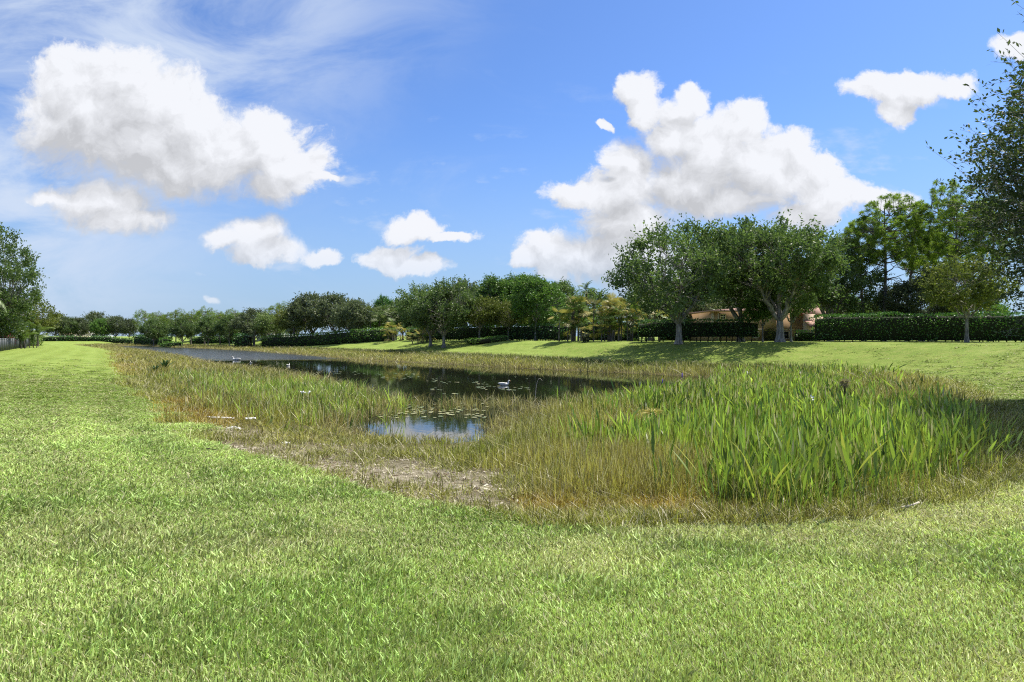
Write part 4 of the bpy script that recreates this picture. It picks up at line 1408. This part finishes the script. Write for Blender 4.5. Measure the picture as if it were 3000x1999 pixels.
hedge('hedge', 'low dark hedge in front of the distant oak row', [T(120, 184), T(260, 186), T(385, 182)], 1.35, 1.6, .3, 16, seed=10)
hedge('hedge', 'dark hedge slanting down the far bank below the pines', [T(395, 178), T(450, 172), T(500, 168)], 2.4, 1.8, .3, 16, seed=11, lump=.25)
hedge('hedge', 'dark hedge line under the far pine grove', [T(560, 172), T(640, 165), T(690, 160)], 1.5, 1.8, .3, 16, seed=12, lump=.25)
hedge('shrub', 'small grey-green shrub at the foot of the left fan palms', [T(1705, 70.5), T(1728, 70.5)], .95, 1.1, .13, 70, M_OAKG, seed=13, cat='shrub', lump=.4)
hedge('shrub', 'red-leaved shrub looking over the fence', [T(-25, 76), T(22, 84)], 1.9, 1.4, .2, 40, M_RED, seed=14, cat='shrub', lump=.4)
hedge('shrub', 'yellow-green bush behind the low end of the fence', [T(60, 101), T(100, 112)], 2.2, 2.0, .24, 30, M_PALM, seed=15, cat='shrub', lump=.4)
hedge('shrub', 'dark understorey shrubs behind the palm clumps and clipped hedge', [T(1700, 86), T(1870, 82)], 2.6, 1.8, .26, 24, seed=16, cat='shrub', lump=.4)
hedge('shrub', 'dark understorey growing between the trunks left of the peach house', [T(1930, 84), T(2080, 86)], 2.6, 1.8, .26, 24, seed=17, cat='shrub', lump=.4)


# ------------------------------------------------------------------ buildings
def boxes(lst):
    V = []; Fq = []; off = 0
    for (x0, x1, y0, y1, z0, z1) in lst:
        V += [(x0, y0, z0), (x1, y0, z0), (x1, y1, z0), (x0, y1, z0), (x0, y0, z1), (x1, y0, z1), (x1, y1, z1), (x0, y1, z1)]
        for f in ((0, 3, 2, 1), (4, 5, 6, 7), (0, 1, 5, 4), (1, 2, 6, 5), (2, 3, 7, 6), (3, 0, 4, 7)):
            Fq.append([off + i for i in f])
        off += 8
    return np.array(V, float), [np.array(Fq)]


def bx(name, mat, parent, *b, **kw):
    V, Fc = boxes(b)
    o = obj(name, mk_mesh(name, V, Fc, mat), parent)
    return o


def hip(name, mat, parent, x0, x1, y0, y1, z0, rise, ov=0.5):
    x0 -= ov; x1 += ov; y0 -= ov; y1 += ov
    w = min(x1 - x0, y1 - y0) / 2
    if x1 - x0 > y1 - y0:
        r0, r1 = (x0 + w, (y0 + y1) / 2), (x1 - w, (y0 + y1) / 2)
    else:
        r0, r1 = ((x0 + x1) / 2, y0 + w), ((x0 + x1) / 2, y1 - w)
    V = [(x0, y0, z0), (x1, y0, z0), (x1, y1, z0), (x0, y1, z0), (x0, y0, z0 + .15), (x1, y0, z0 + .15), (x1, y1, z0 + .15), (x0, y1, z0 + .15),
         (*r0, z0 + rise), (*r1, z0 + rise)]
    q = [[0, 3, 2, 1], [0, 1, 5, 4], [1, 2, 6, 5], [2, 3, 7, 6], [3, 0, 4, 7]]
    if x1 - x0 > y1 - y0:
        q += [[4, 5, 9, 8], [6, 7, 8, 9]]; tr = [[5, 6, 9], [7, 4, 8]]
    else:
        q += [[5, 6, 9, 8], [7, 4, 8, 9]]; tr = [[4, 5, 8], [6, 7, 9]]
    return obj(name, mk_mesh(name, V, [np.array(q), np.array(tr)], mat), parent)


M_PEACH = simple_mat('peach_stucco', (0.50, 0.33, 0.19), .9, .1, 3.0, .1)
M_PEACHL = simple_mat('pale_peach_stucco', (0.72, 0.55, 0.44), .9, .08, 3.0, .1)
M_TRIM = simple_mat('cream_trim', (0.62, 0.52, 0.38), .7, .06)
M_TILE = simple_mat('clay_tile', (0.42, 0.25, 0.19), .8, .35, 5.0, .6)
M_GREYTILE = simple_mat('pale_grey_tile', (0.50, 0.49, 0.48), .8, .2, 5.0, .5)
M_WHITE = simple_mat('white_paint', (0.74, 0.73, 0.70), .5, .05)
M_GLASS = simple_mat('window_glass', (0.02, 0.024, 0.028), .08, .1, 3.0, 0, .6)
M_DARKM = simple_mat('dark_fence_paint', (0.028, 0.033, 0.032), .5, .4, 2.0)
M_GREYM = simple_mat('grey_post_paint', (0.12, 0.13, 0.14), .5, .2, 2.0)


def window(parent, x0, x1, y, z0, z1, arch=False, mull=True):
    f = 0.09
    fr = bx('window', M_TRIM, parent, (x0 - f, x0, y - .07, y + .03, z0 - f, z1 + f), (x1, x1 + f, y - .07, y + .03, z0 - f, z1 + f),
            (x0, x1, y - .07, y + .03, z1, z1 + f), (x0, x1, y - .07, y + .03, z0 - f, z0))
    bx('pane', M_GLASS, fr, (x0, x1, y - .012, y + .02, z0, z1))
    if mull:
        c = (x0 + x1) / 2; m = (z0 + z1) / 2
        bx('glazing_bar', M_WHITE, fr, (c - .025, c + .025, y - .04, y - .014, z0, z1), (x0, c - .025, y - .04, y - .014, m - .025, m + .025), (c + .025, x1, y - .04, y - .014, m - .025, m + .025))
    return fr


def house_peach():
    D = 72.0
    zb = h1(26, 72)
    X = lambda px: (px - 1500) / F * D
    Z = lambda py: CAMH - (py - HZ) * D / F
    x0, x1 = X(2086), X(2352)
    root = bpy.data.objects.new('house', None)
    COL.objects.link(root)
    root.location = (x0, D, zb)
    tag(root, 'two storey peach stucco house with clay tile roof, half hidden by oaks and hedges', 'house')
    L = lambda px: X(px) - x0
    H = lambda py: Z(py) - zb
    wt = H(914)
    bx('wall', M_PEACH, root, (0, L(2352), 0, 9, -.3, wt))
    hip('roof', M_TILE, root, 0, L(2352), 0, 9, wt, 0.6, .45)
    tag(bx('lintel', M_TRIM, root, (0, L(2352), -.05, 0, H(964) - .1, H(964))))
    bx('corner_trim', M_TRIM, root, (-.06, .22, -.06, 0, 0, wt))
    bx('downpipe', M_TRIM, root, (L(2104) - .07, L(2104) + .07, -.16, -.02, 0, wt))
    window(root, L(2112), L(2124), 0, H(934), H(922))
    window(root, L(2203), L(2228), 0, H(935), H(916))
    window(root, L(2316), L(2326), 0, H(942), H(918), mull=False)
    window(root, L(2208), L(2222), 0, H(989), H(976))
    window(root, L(2290), L(2310), 0, H(992), H(972), mull=False)
    bx('recess', M_PEACH, root, (L(2236), L(2270), -.35, 0, H(966), H(922)))
    # porch with its own small tiled roof
    px0, px1 = L(2352), L(2381)
    bx('porch_wall', M_PEACHL, root, (px0 + .01, px1, -.6, 8, -.3, H(921)))
    V = np.array([(px0 - .1, -2.1, H(957)), (px1 + .1, -2.1, H(957)), (px1 + .1, -.6, H(938)), (px0 - .1, -.6, H(938)),
                  (px0 - .1, -2.1, H(957) - .14), (px1 + .1, -2.1, H(957) - .14), (px1 + .1, -.6, H(938) - .14), (px0 - .1, -.6, H(938) - .14)])
    obj('porch_roof', mk_mesh('porch_roof', V, [np.array([[0, 1, 2, 3], [7, 6, 5, 4], [0, 4, 5, 1], [1, 5, 6, 2], [2, 6, 7, 3], [3, 7, 4, 0]])], M_TILE), root)
    for xx in (px0 + .05, px1 - .25):
        bx('porch_column', M_TRIM, root, (xx, xx + .2, -2.0, -1.8, -.2, H(957) - .12))
    bx('wing_wall', M_PEACHL, root, (px1 + .01, L(2425), .4, 8, -.3, H(925)))
    hip('wing_roof', M_TILE, root, px1 + .3, L(2425), .6, 8, H(925), 1.2, .3)
    window(root, L(2388), L(2395), .4, H(934), H(929), mull=False)


house_peach()


def far_house(label, pxa, pxb, D, wallh, rise, wm, rm, zoff=0):
    xa, xb = (pxa - 1500) / F * D, (pxb - 1500) / F * D
    zb = h1(xa, D) + zoff
    root = bpy.data.objects.new('house', None)
    COL.objects.link(root)
    root.location = (xa, D, zb)
    tag(root, label, 'house')
    w = xb - xa
    bx('wall', wm, root, (0, w, 0, 9, -.4, wallh))
    hip('roof', rm, root, 0, w, 0, 9, wallh, rise, .6)
    n = max(2, int(w / 3.5))
    for i in range(n):
        c = w * (i + .5) / n
        window(root, c - .6, c + .6, 0, .9, 2.1)


far_house('low white house with grey tiled roof seen through the far hedge trees', 752, 835, 158, 2.6, 1.9, M_WHITE, M_GREYTILE)
far_house('distant cream house with pale roof, left one behind the distant oaks', 172, 222, 250, 2.7, 1.8, M_PEACHL, M_GREYTILE)
far_house('distant pale house, right one behind the distant oaks', 228, 290, 262, 2.7, 2.0, M_WHITE, M_GREYTILE)


# ------------------------------------------------------------------ fence on the left
def fence():
    line = [T(-75, 55), T(0, 69), T(57, 89), T(115, 123)]
    P = np.array(line)
    seg = np.linalg.norm(np.diff(P, axis=0), axis=1); cum = np.concatenate([[0], np.cumsum(seg)])
    root = bpy.data.objects.new('fence', None)
    COL.objects.link(root)
    root.location = (*P[0], h1(*P[0]))
    tag(root, 'dark low garden fence of close upright boards along the left lawn edge', 'fence')
    # one panel mesh: 16 boards and two rails
    pl = 2.4
    lst = [(0.06 + i * (pl - .12) / 16 + .008, 0.06 + (i + 1) * (pl - .12) / 16 - .008, -.015, .015, .05, 1.26) for i in range(16)]
    V, Fc = boxes(lst)
    bme = mk_mesh('boards', V, Fc, M_DARKM)
    V, Fc = boxes([(0.06, pl - .06, .016, .06, .25, .34)])
    lr = mk_mesh('rail', V, Fc, M_DARKM)
    V, Fc = boxes([(0.05, pl - .05, -.045, .045, 1.26, 1.32)])
    tr_ = mk_mesh('cap_rail', V, Fc, M_GREYM)
    V, Fc = boxes([(-.05, .05, -.05, .05, -.1, 1.36)])
    pm = mk_mesh('post', V, Fc, M_GREYM)
    n = int(cum[-1] / pl)
    for i in range(n + 1):
        s = i * pl
        x, y = np.interp(s, cum, P[:, 0]), np.interp(s, cum, P[:, 1])
        x2, y2 = np.interp(s + pl, cum, P[:, 0]), np.interp(s + pl, cum, P[:, 1])
        a = math.atan2(y2 - y, x2 - x)
        loc = (x - P[0][0], y - P[0][1], h1(x, y) - h1(*P[0]))
        obj('post', pm, root, loc, a)
        if i < n:
            p = obj('panel', bme, root, loc, a)
            p['kind'] = 'stuff'
            obj('rail', lr, root, loc, a)
            obj('cap_rail', tr_, root, loc, a)


fence()


hedge('climbing_vine', 'yellow-green climbing vine on the lower wall of the peach house', [T(2237, 71.3), T(2282, 71.3)], 1.25, .5, .14, 60, M_PALMY, seed=20, cat='vine', lump=.3)

# ------------------------------------------------------------------ birds on the water
M_FEATH = simple_mat('white_feathers', (0.72, 0.70, 0.64), .8, .15, 30.0, .2)
M_FEATHG = simple_mat('dark_feathers', (0.035, 0.032, 0.030), .7, .3, 20.0)
M_BILL = simple_mat('orange_bill', (0.50, 0.20, 0.05), .5, .1)


def loft(path, rx, rz, n=14):
    P = np.array(path, float); k = len(P)
    T_ = np.gradient(P, axis=0); T_ /= np.linalg.norm(T_, axis=1)[:, None]
    U = np.tile(np.array([0, 1., 0]), (k, 1)); W = np.cross(T_, U)
    a = np.arange(n) * 2 * math.pi / n
    ring = P[:, None] + np.cos(a)[None, :, None] * U[:, None] * np.array(rx)[:, None, None] + np.sin(a)[None, :, None] * W[:, None] * np.array(rz)[:, None, None]
    V = ring.reshape(-1, 3)
    i = np.arange(k * n).reshape(k, n)
    A, B = i[:-1], i[1:]
    Fq = np.stack([A, np.roll(A, -1, 1), np.roll(B, -1, 1), B], -1).reshape(-1, 4)
    return V, [Fq, i[0][None, ::-1], i[-1][None]]


def bird(label, x, y, s, rz, kind='swan'):
    root = bpy.data.objects.new('swan' if kind == 'swan' else 'waterbird', None)
    COL.objects.link(root)
    root.location = (x, y, WZ - 0.01)
    root.rotation_euler[2] = rz
    root.scale = (s, s, s)
    tag(root, label, 'bird')
    # +x is forward; tail, body, then the neck rising into the head, one continuous surface
    path = [(-.36, 0, .125), (-.30, 0, .115), (-.22, 0, .085), (-.10, 0, .065), (.03, 0, .06), (.13, 0, .075), (.19, 0, .105), (.215, 0, .14), (.215, 0, .18),
            (.210, 0, .215), (.222, 0, .245), (.250, 0, .258), (.285, 0, .252), (.305, 0, .246)]
    rx = [.02, .05, .095, .125, .125, .10, .06, .038, .030, .028, .032, .034, .024, .012]
    rz_ = [.008, .03, .065, .085, .085, .075, .055, .036, .030, .028, .030, .032, .022, .011]
    V, Fc = loft(path, rx, rz_)
    obj('body', mk_mesh('bird_body', V, Fc, M_FEATH, None, True), root)
    for sg in (-1, 1):
        p = [(-.33, sg * .045, .13), (-.24, sg * .085, .125), (-.12, sg * .115, .11), (0, sg * .118, .10), (.09, sg * .095, .09)]
        V, Fc = loft(p, [.006, .018, .022, .022, .008], [.012, .035, .055, .058, .02], 10)
        obj('wing', mk_mesh('bird_wing', V, Fc, M_FEATH, None, True), root)
    V, Fc = loft([(.300, 0, .247), (.325, 0, .238), (.352, 0, .226)], [.014, .012, .006], [.012, .009, .004], 8)
    obj('bill', mk_mesh('bird_bill', V, Fc, M_BILL, None, True), root)
    V, Fc = loft([(.262, 0, .262), (.272, 0, .262), (.282, 0, .260)], [.030, .031, .026], [.006, .007, .006], 8)
    obj('eye_band', mk_mesh('bird_eye_band', V, Fc, M_FEATHG, None, True), root)


x, y = at(1478, 1129, WZ)
bird('white swan with its neck bent, resting beside the lily pads on dark water', x, y, 0.95, 0.12)
x, y = at(691, 1055.5, WZ)
bird('white waterbird floating where the grey ripples begin, facing left', x, y, 1.45, math.pi - .1)
x, y = at(735, 1064, WZ)
bird('small white waterbird just in front of the reeds, left one', x, y, .7, 2.2, 'b')
x, y = at(845, 1072, WZ)
bird('small white waterbird at the reed tips, right of the other small one', x, y, .75, 1.4, 'b')

# ------------------------------------------------------------------ lily pads
M_PAD = simple_mat('lily_pad', (0.20, 0.25, 0.10), .35, .25, 3.0, 0, .5)
M_PADY = simple_mat('yellowed_lily_pad', (0.36, 0.35, 0.16), .4, .25, 3.0, 0, .4)


def pad_mesh(seed, mat):
    r = np.random.default_rng(seed)
    n = 14
    a = np.linspace(.16, 2 * math.pi - .16, n)
    rr = 1 + r.normal(0, .03, n)
    V = [(0, 0, 0)] + [(math.cos(q) * k, math.sin(q) * k, r.uniform(0, .06)) for q, k in zip(a, rr)]
    V += [(vx, vy, vz - .03) for vx, vy, vz in V]
    m = n + 1
    tri = [(0, i, i + 1) for i in range(1, n)] + [(m, m + i + 1, m + i) for i in range(1, n)]
    qd = [(i, m + i, m + i + 1, i + 1) for i in range(1, n)]
    return mk_mesh('lily_pad', V, [np.array(qd), np.array(tri)], mat)


PADS = [pad_mesh(i, M_PAD if i < 3 else M_PADY) for i in range(5)]
pr = np.random.default_rng(3)
spots = []
for (xa, xb, ya, yb, n) in [(915, 1085, 1089, 1099, 16), (1095, 1230, 1093, 1112, 26), (1240, 1295, 1110, 1124, 9), (1300, 1345, 1116, 1128, 5), (1365, 1430, 1119, 1128, 8),
                            (1392, 1452, 1132, 1143, 13), (1460, 1528, 1132, 1146, 13), (1540, 1556, 1136, 1142, 4), (1225, 1300, 1130, 1150, 5), (1300, 1345, 1152, 1158, 5),
                            (1100, 1430, 1182, 1226, 120), (1040, 1130, 1180, 1200, 20), (1480, 1560, 1096, 1112, 2)]:
    for _ in range(n):
        spots.append((pr.uniform(xa, xb), pr.uniform(ya, yb), ya > 1170))
for i, (px, py, mat_) in enumerate(spots):
    x, y = at(px, py, WZ)
    s = pr.uniform(.06, .105) if not mat_ else pr.uniform(.05, .09)
    o = obj('lily_pad', PADS[(3 + i % 2) if (mat_ and i % 3) else i % 4], None, (x, y, WZ + .012 + .004 * (i % 5)), pr.random() * 6.28, (s, s, s * .6))
    if mat_:
        tag(o, 'small yellowed lily pad in the floating mat at the pond\'s near shallow end', 'lily pad', 'lily pads of the shallow mat')
    else:
        tag(o, 'pale green lily pad floating on the dark open water', 'lily pad', 'lily pads on the open water')


# ------------------------------------------------------------------ things lying about
def stick(name, label, cat, p0, p1, r0, r1, mat, bend=.03, seed=0, lift=0.03):
    r = np.random.default_rng(seed)
    a = np.array([*p0, h1(*p0) + r0 + lift]); b = np.array([*p1, h1(*p1) + r1 + lift])
    P = bez(a, (a + b) / 2 + r.normal(0, bend, 3) * [1, 1, .3], b, 8)
    c = P[0].copy()
    v, f = tubes([(P - c, np.linspace(r0, r1, 8))], 8)
    i = np.arange(8)
    f += [i[None, ::-1], (i + 56)[None]]
    o = obj(name, mk_mesh(name, v, f, mat, None, True), None, tuple(c))
    tag(o, label, cat)
    return o


M_PVC = simple_mat('white_plastic', (0.78, 0.77, 0.74), .4, .06)
M_DRIFT = simple_mat('bleached_wood', (0.50, 0.44, 0.35), .9, .3, 8.0, .3)
M_DKWOOD = simple_mat('dark_wet_wood', (0.05, 0.035, 0.022), .8, .3, 8.0)
g = lambda px, py, z=-.62: at(px, py, z)
stick('pipe', 'longer white plastic pipe lying at the edge of the marsh', 'pipe', g(600, 1242), g(686, 1238), .032, .032, M_PVC, 0, 1, .05)
stick('pipe', 'shorter white plastic pipe, right of the longer one', 'pipe', g(714, 1238), g(748, 1234), .032, .032, M_PVC, 0, 2, .06)
stick('stick', 'pale bare stick lying on the grass under the right reeds', 'stick', g(2608, 1502, -.42), g(2692, 1496, -.42), .014, .012, M_DRIFT, .02, 3, .06)
stick('stick', 'dark stick on the ground at the foot of the right reeds', 'stick', g(2528, 1490, -.45), g(2580, 1486, -.45), .014, .008, M_DKWOOD, .05, 4, .05)
stick('branch', 'bleached driftwood branch on the bare sand', 'branch', g(1155, 1452, -.6), g(1204, 1444, -.6), .018, .008, M_DRIFT, .04, 5, .02)
stick('branch', 'short bleached branch at the sand edge by the lawn', 'branch', g(1258, 1460, -.55), g(1284, 1470, -.55), .014, .007, M_DRIFT, .03, 6, .02)
stick('twig', 'dark twig lying on the mown lawn near the marsh edge', 'twig', g(605, 1302, -.25), g(632, 1303, -.25), .012, .006, M_DKWOOD, .04, 7, .05)
stick('twig', 'dark curved twig where lawn meets the right reeds', 'twig', g(2200, 1526, -.42), g(2238, 1534, -.42), .012, .008, M_DKWOOD, .05, 8, .06)


def rock(name, label, cat, x, y, s, mat, seed, z=None):
    r = np.random.default_rng(seed)
    n, m = 8, 5
    V = []
    for j in range(m):
        ph = math.pi * (j + .5) / m
        for i in range(n):
            a = 2 * math.pi * i / n
            k = r.uniform(.8, 1.15)
            V.append((math.sin(ph) * math.cos(a) * s[0] * k, math.sin(ph) * math.sin(a) * s[1] * k, math.cos(ph) * s[2] * k))
    V = np.array(V); ix = np.arange(n * m).reshape(m, n)
    A, B = ix[:-1], ix[1:]
    Fq = np.stack([A, B, np.roll(B, -1, 1), np.roll(A, -1, 1)], -1).reshape(-1, 4)
    o = obj(name, mk_mesh(name, V, [Fq, ix[0][None], ix[-1][None, ::-1]], mat), None, (x, y, (h1(x, y) if z is None else z) + s[2] * .5))
    tag(o, label, cat)


x, y = g(684, 1262); rock('driftwood_chunk', 'whitish chunk of bleached wood just below the pipes', 'driftwood', x, y, (.20, .10, .05), M_PVC, 1)
x, y = g(836, 1300); rock('driftwood_chunk', 'small white chunk on the grassy shore right of the pipes', 'driftwood', x, y, (.10, .05, .03), M_PVC, 2)

# bark flakes and dead leaves strewn on the sand
def flakes(seed, n, rad, l, mat_w):
    r = np.random.default_rng(seed)
    P = np.stack([r.normal(0, rad, n), r.normal(0, rad, n), r.uniform(.01, .03, n)], 1)
    d = unit(np.stack([r.normal(size=n), r.normal(size=n), r.normal(0, .15, n)], 1))
    up = unit(np.array([0, 0, 1.]) + r.normal(0, .25, (n, 3)))
    w = unit(np.cross(d, up)) * (l * mat_w * r.uniform(.6, 1.4, n))[:, None]
    L = (l * r.uniform(.4, 1.6, n))[:, None]
    V = np.stack([P - w * .5, P + d * L * .3 + w * -.9 * .5, P + d * L, P + w * .5], 1).reshape(-1, 3)
    return V, [np.arange(4 * n).reshape(n, 4)], {'rnd': np.repeat(r.random(n), 4), 'straw': np.zeros(4 * n)}


rr = np.random.default_rng(77)
n = 2600
fx = rr.uniform(-9, 1.5, n); fy = rr.uniform(7.3, 18, n)
sd_ = sandness(fx, fy); zq = zones(fx, fy)
kp = (sd_ > .25) & (zq[0] < 0) & (rr.random(n) < sd_)
fx, fy = fx[kp], fy[kp]
n = len(fx)
hot = (rr.random(n) < .55)
col = np.where(hot[:, None], np.array([.52, .46, .37]), np.array([.13, .09, .05])) * rr.uniform(.7, 1.2, (n, 1))
scatter('bark_litter', [flakes(i, 7, .09, .075, .35) for i in range(4)], np.stack([fx, fy, height(fx, fy)], 1), np.ones((n, 3)) * rr.uniform(.5, 1.25, (n, 1)),
        np.stack([0 * fx, 0 * fx, rr.random(n) * 6.28], 1), rr.integers(0, 4, n), col, M_INST, 'bleached bark flakes and dead leaves strewn on the sand')


# ------------------------------------------------------------------ single marsh plants that stand out
def lance_leaf(seed):
    r = np.random.default_rng(seed)
    H = 1.0
    ts = np.array([0, .3, .58, .66, .76, .88, 1.0])
    ws = np.array([.012, .010, .009, .030, .040, .028, .002])
    lean = r.uniform(.12, .3); c = r.uniform(0, .25)
    P = np.stack([lean * ts + c * ts ** 3, 0.03 * np.sin(ts * 3 + seed), ts * H - .12 * c * ts ** 3], 1)
    V = []
    for p, w in zip(P, ws):
        V += [p + [0, -w, .2 * w], p, p + [0, w, .2 * w]]
    V = np.array(V)
    q = []
    for i in range(len(ts) - 1):
        b = 3 * i
        q += [(b, b + 1, b + 4, b + 3), (b + 1, b + 2, b + 5, b + 4)]
    return mk_mesh('lance_leaf', V, [np.array(q)], M_LANCE, {'rnd': np.full(len(V), r.random())}, True)


LL = [lance_leaf(i) for i in range(6)]
pr = np.random.default_rng(11)
front = [(2070, 1500), (2120, 1515), (2180, 1508), (2235, 1532), (2290, 1515), (2330, 1535), (2400, 1500), (2455, 1498), (2520, 1520), (2575, 1492), (2640, 1482),
         (2690, 1478), (2150, 1470), (2260, 1478), (2360, 1470), (2490, 1462), (2600, 1450), (2720, 1430), (2790, 1420), (2860, 1400), (2000, 1470), (1940, 1440),
         (2770, 1375), (2850, 1350), (2900, 1330), (2200, 1440), (2320, 1430), (2430, 1425), (2550, 1415), (2660, 1400)]
for i, (px, py) in enumerate(front):
    x, y = at(px, py, -.45)
    root = bpy.data.objects.new('marsh_plant', None)
    COL.objects.link(root)
    root.location = (x, y, h1(x, y) - .02)
    tag(root, 'tall lance-leaved marsh plant standing at the near front edge of the right reed bed', 'plant', 'lance-leaved plants at the front of the reed bed')
    for k in range(pr.integers(8, 13)):
        o = obj('leaf', LL[pr.integers(0, 6)], root, (pr.normal(0, .05), pr.normal(0, .05), 0), pr.random() * 6.28)
        s = pr.uniform(.5, 1.0)
        o.scale = (s * pr.uniform(.5, 1.7), s * pr.uniform(.35, .65), s)

# dark sword-leaved plant on the left marsh
SW = []
for sd in range(3):
    r = np.random.default_rng(sd)
    ts = np.linspace(0, 1, 6)
    P = np.stack([ts * .9, 0 * ts, 1.0 * ts - .45 * ts ** 3], 1); ws = np.array([.02, .03, .034, .03, .02, .002]) * 1.2
    V = np.concatenate([P + np.stack([0 * ts, -ws, 0 * ts], 1), P + np.stack([0 * ts, ws, 0 * ts], 1)])
    q = np.array([(i, i + 1, i + 7, i + 6) for i in range(5)])
    SW.append(mk_mesh('sword_leaf', V, [q], M_DARKFAN, {'rnd': np.full(12, r.random())}))
for (px, py, s, lb) in [(482, 1090, 1.0, 'larger dark sword-leaved plant rising from the left marsh'), (455, 1097, .65, 'smaller dark sword-leaved plant beside the larger one')]:
    x, y = at(px, py, -.55)
    root = bpy.data.objects.new('sword_leaf_plant', None)
    COL.objects.link(root)
    root.location = (x, y, h1(x, y) + .15)
    tag(root, lb, 'plant')
    for k in range(26):
        o = obj('leaf', SW[k % 3], root, (0, 0, 0), k * 2.4)
        q = pr.uniform(.7, 1.1) * s
        o.scale = (q * pr.uniform(.3, 1.0), q, q * pr.uniform(.8, 1.2))

# banded white marker, dried flower head, curled stems, flowers
x, y = at(2122, 1112, WZ)
root = bpy.data.objects.new('marker_post', None); COL.objects.link(root); root.location = (x, y, WZ - .05)
root.rotation_euler[1] = -.08
tag(root, 'short white and dark banded marker standing among straw rushes at the pond\'s right tip', 'marker')
for k in range(4):
    v, f = tubes([(np.array([(0, 0, .02 + k * .12), (0, 0, .08 + k * .12)]), np.array([.05, .045]))], 10)
    f += [np.arange(10)[None, ::-1], (np.arange(10) + 10)[None]]
    obj('white_band', mk_mesh('white_band', v, f, M_PVC), root)
v, f = tubes([(np.array([(0, 0, -.2), (0, 0, .5)]), np.array([.03, .03]))], 8)
obj('pole', mk_mesh('marker_pole', v, f, M_DKWOOD), root)


def headed(label, px, py, z, hgt, hr, colm, cat='plant', name='seed_head_plant', n=160, squash=.7):
    r = np.random.default_rng(px)
    x, y = at(px, py, z)
    root = bpy.data.objects.new(name, None); COL.objects.link(root)
    zb = h1(x, y); root.location = (x, y, zb)
    tag(root, label, cat)
    top = hgt
    d = unit(r.normal(size=(n, 3)) + [0, 0, .3])
    P = np.tile([0, 0, top], (n, 1)) + d * hr * .2
    V, Fq = leaf_quads(P, d, hr * r.uniform(.6, 1.1, n), .02, r, .1)
    V[:, 2] = top + (V[:, 2] - top) * squash
    obj('seed_head', mk_mesh('seed_head', V, [Fq], colm, {'rnd': np.repeat(r.random(n), 4)}), root)
    v, f = tubes([(bez(np.zeros(3), np.array([.05 * k, 0, top * .5]), np.array([0, 0, top]), 5), np.full(5, .008)) for k in (-1, 0, 1)], 4)
    obj('stem', mk_mesh('seed_stem', v, f, M_DKWOOD), root)


M_DRY = leaf_mat('dry_head', (.26, .22, .13), (.42, .37, .25), None, .2, .02)
headed('round brown dried flower head rising from the right marsh', 2475, 1225, -.55, .98, .15, M_DRY, n=200, squash=.9)
headed('straw yellow tuft of dry grass among the lance leaves', 1912, 1275, -.6, .62, .30, leaf_mat('dry_straw', (.38, .32, .10), (.50, .44, .17), None, .2, .02), name='dry_tuft', squash=.4)


def arc_stem(label, px, py, pts, rad, mat):
    x, y = at(px, py, -.9)
    P = np.array(pts, float)
    o = obj('reed_stem', None, None, None) if 0 else None
    v, f = tubes([(P, np.linspace(rad, rad * .5, len(P)))], 6)
    o = obj('reed_stem', mk_mesh('reed_stem', v, f, mat, None, True), None, (x, y, WZ))
    tag(o, label, 'reed stem')


arc_stem('pale curled reed stem hooking over right of the swan', 1568, 1168, bez(np.array([0, 0, 0.]), np.array([.05, 0, 1.05]), np.array([.28, 0, .72]), 10), .012, M_DRIFT)
arc_stem('dark upright stick in the water between swan and curled reed', 1551, 1140, [(0, 0, 0), (.01, 0, .25), (0, 0, .46)], .014, M_DKWOOD)
M_VIOLET = simple_mat('violet_petals', (0.28, 0.17, 0.62), .7, .2)
for (px, py, lb) in [(1998, 1150, 'single violet flower spike, the right one at the water edge'), (1940, 1152, 'single violet flower spike, the left one at the water edge')]:
    x, y = at(px, py, -.85)
    root = bpy.data.objects.new('violet_flower', None); COL.objects.link(root); root.location = (x, y, h1(x, y))
    tag(root, lb, 'flower')
    v, f = tubes([(np.array([(0, 0, 0.), (0, 0, .5), (.01, 0, .86)]), np.array([.007, .006, .006]))], 5)
    obj('stem', mk_mesh('flower_stem', v, f, M_LANCE), root)
    v, f = tubes([(np.array([(.01, 0, .84), (.01, 0, .90), (.01, 0, 1.0), (.01, 0, 1.06)]), np.array([.012, .03, .025, .005]))], 7)
    obj('petals', mk_mesh('flower_petals', v, f, M_VIOLET), root)
M_WPET = simple_mat('white_petals', (0.8, 0.8, 0.76), .7, .1)
for i, (px, py, lb) in enumerate([(885, 1245, 'small white flower left in the front of the dark green bed'), (905, 1240, 'small white flower right in the front of the dark green bed'),
                                  (2380, 1300, 'white flower among the lance leaves of the right marsh'), (2190, 1150, 'white flower at the far side of the right marsh')]):
    x, y = at(px, py, -.6)
    root = bpy.data.objects.new('white_flower', None); COL.objects.link(root); root.location = (x, y, h1(x, y))
    tag(root, lb, 'flower')
    v, f = tubes([(np.array([(0, 0, 0.), (0, 0, .5), (.02, 0, .95)]), np.array([.007, .006, .005]))], 5)
    obj('stem', mk_mesh('flower_stem', v, f, M_LANCE), root)
    r = np.random.default_rng(i)
    P = np.tile([.02, 0, .95], (9, 1)) + r.normal(0, .02, (9, 3)); V, Fq = leaf_quads(P, unit(r.normal(size=(9, 3))), .05, .04, r)
    obj('petals', mk_mesh('flower_petals', V, [Fq], M_WPET), root)
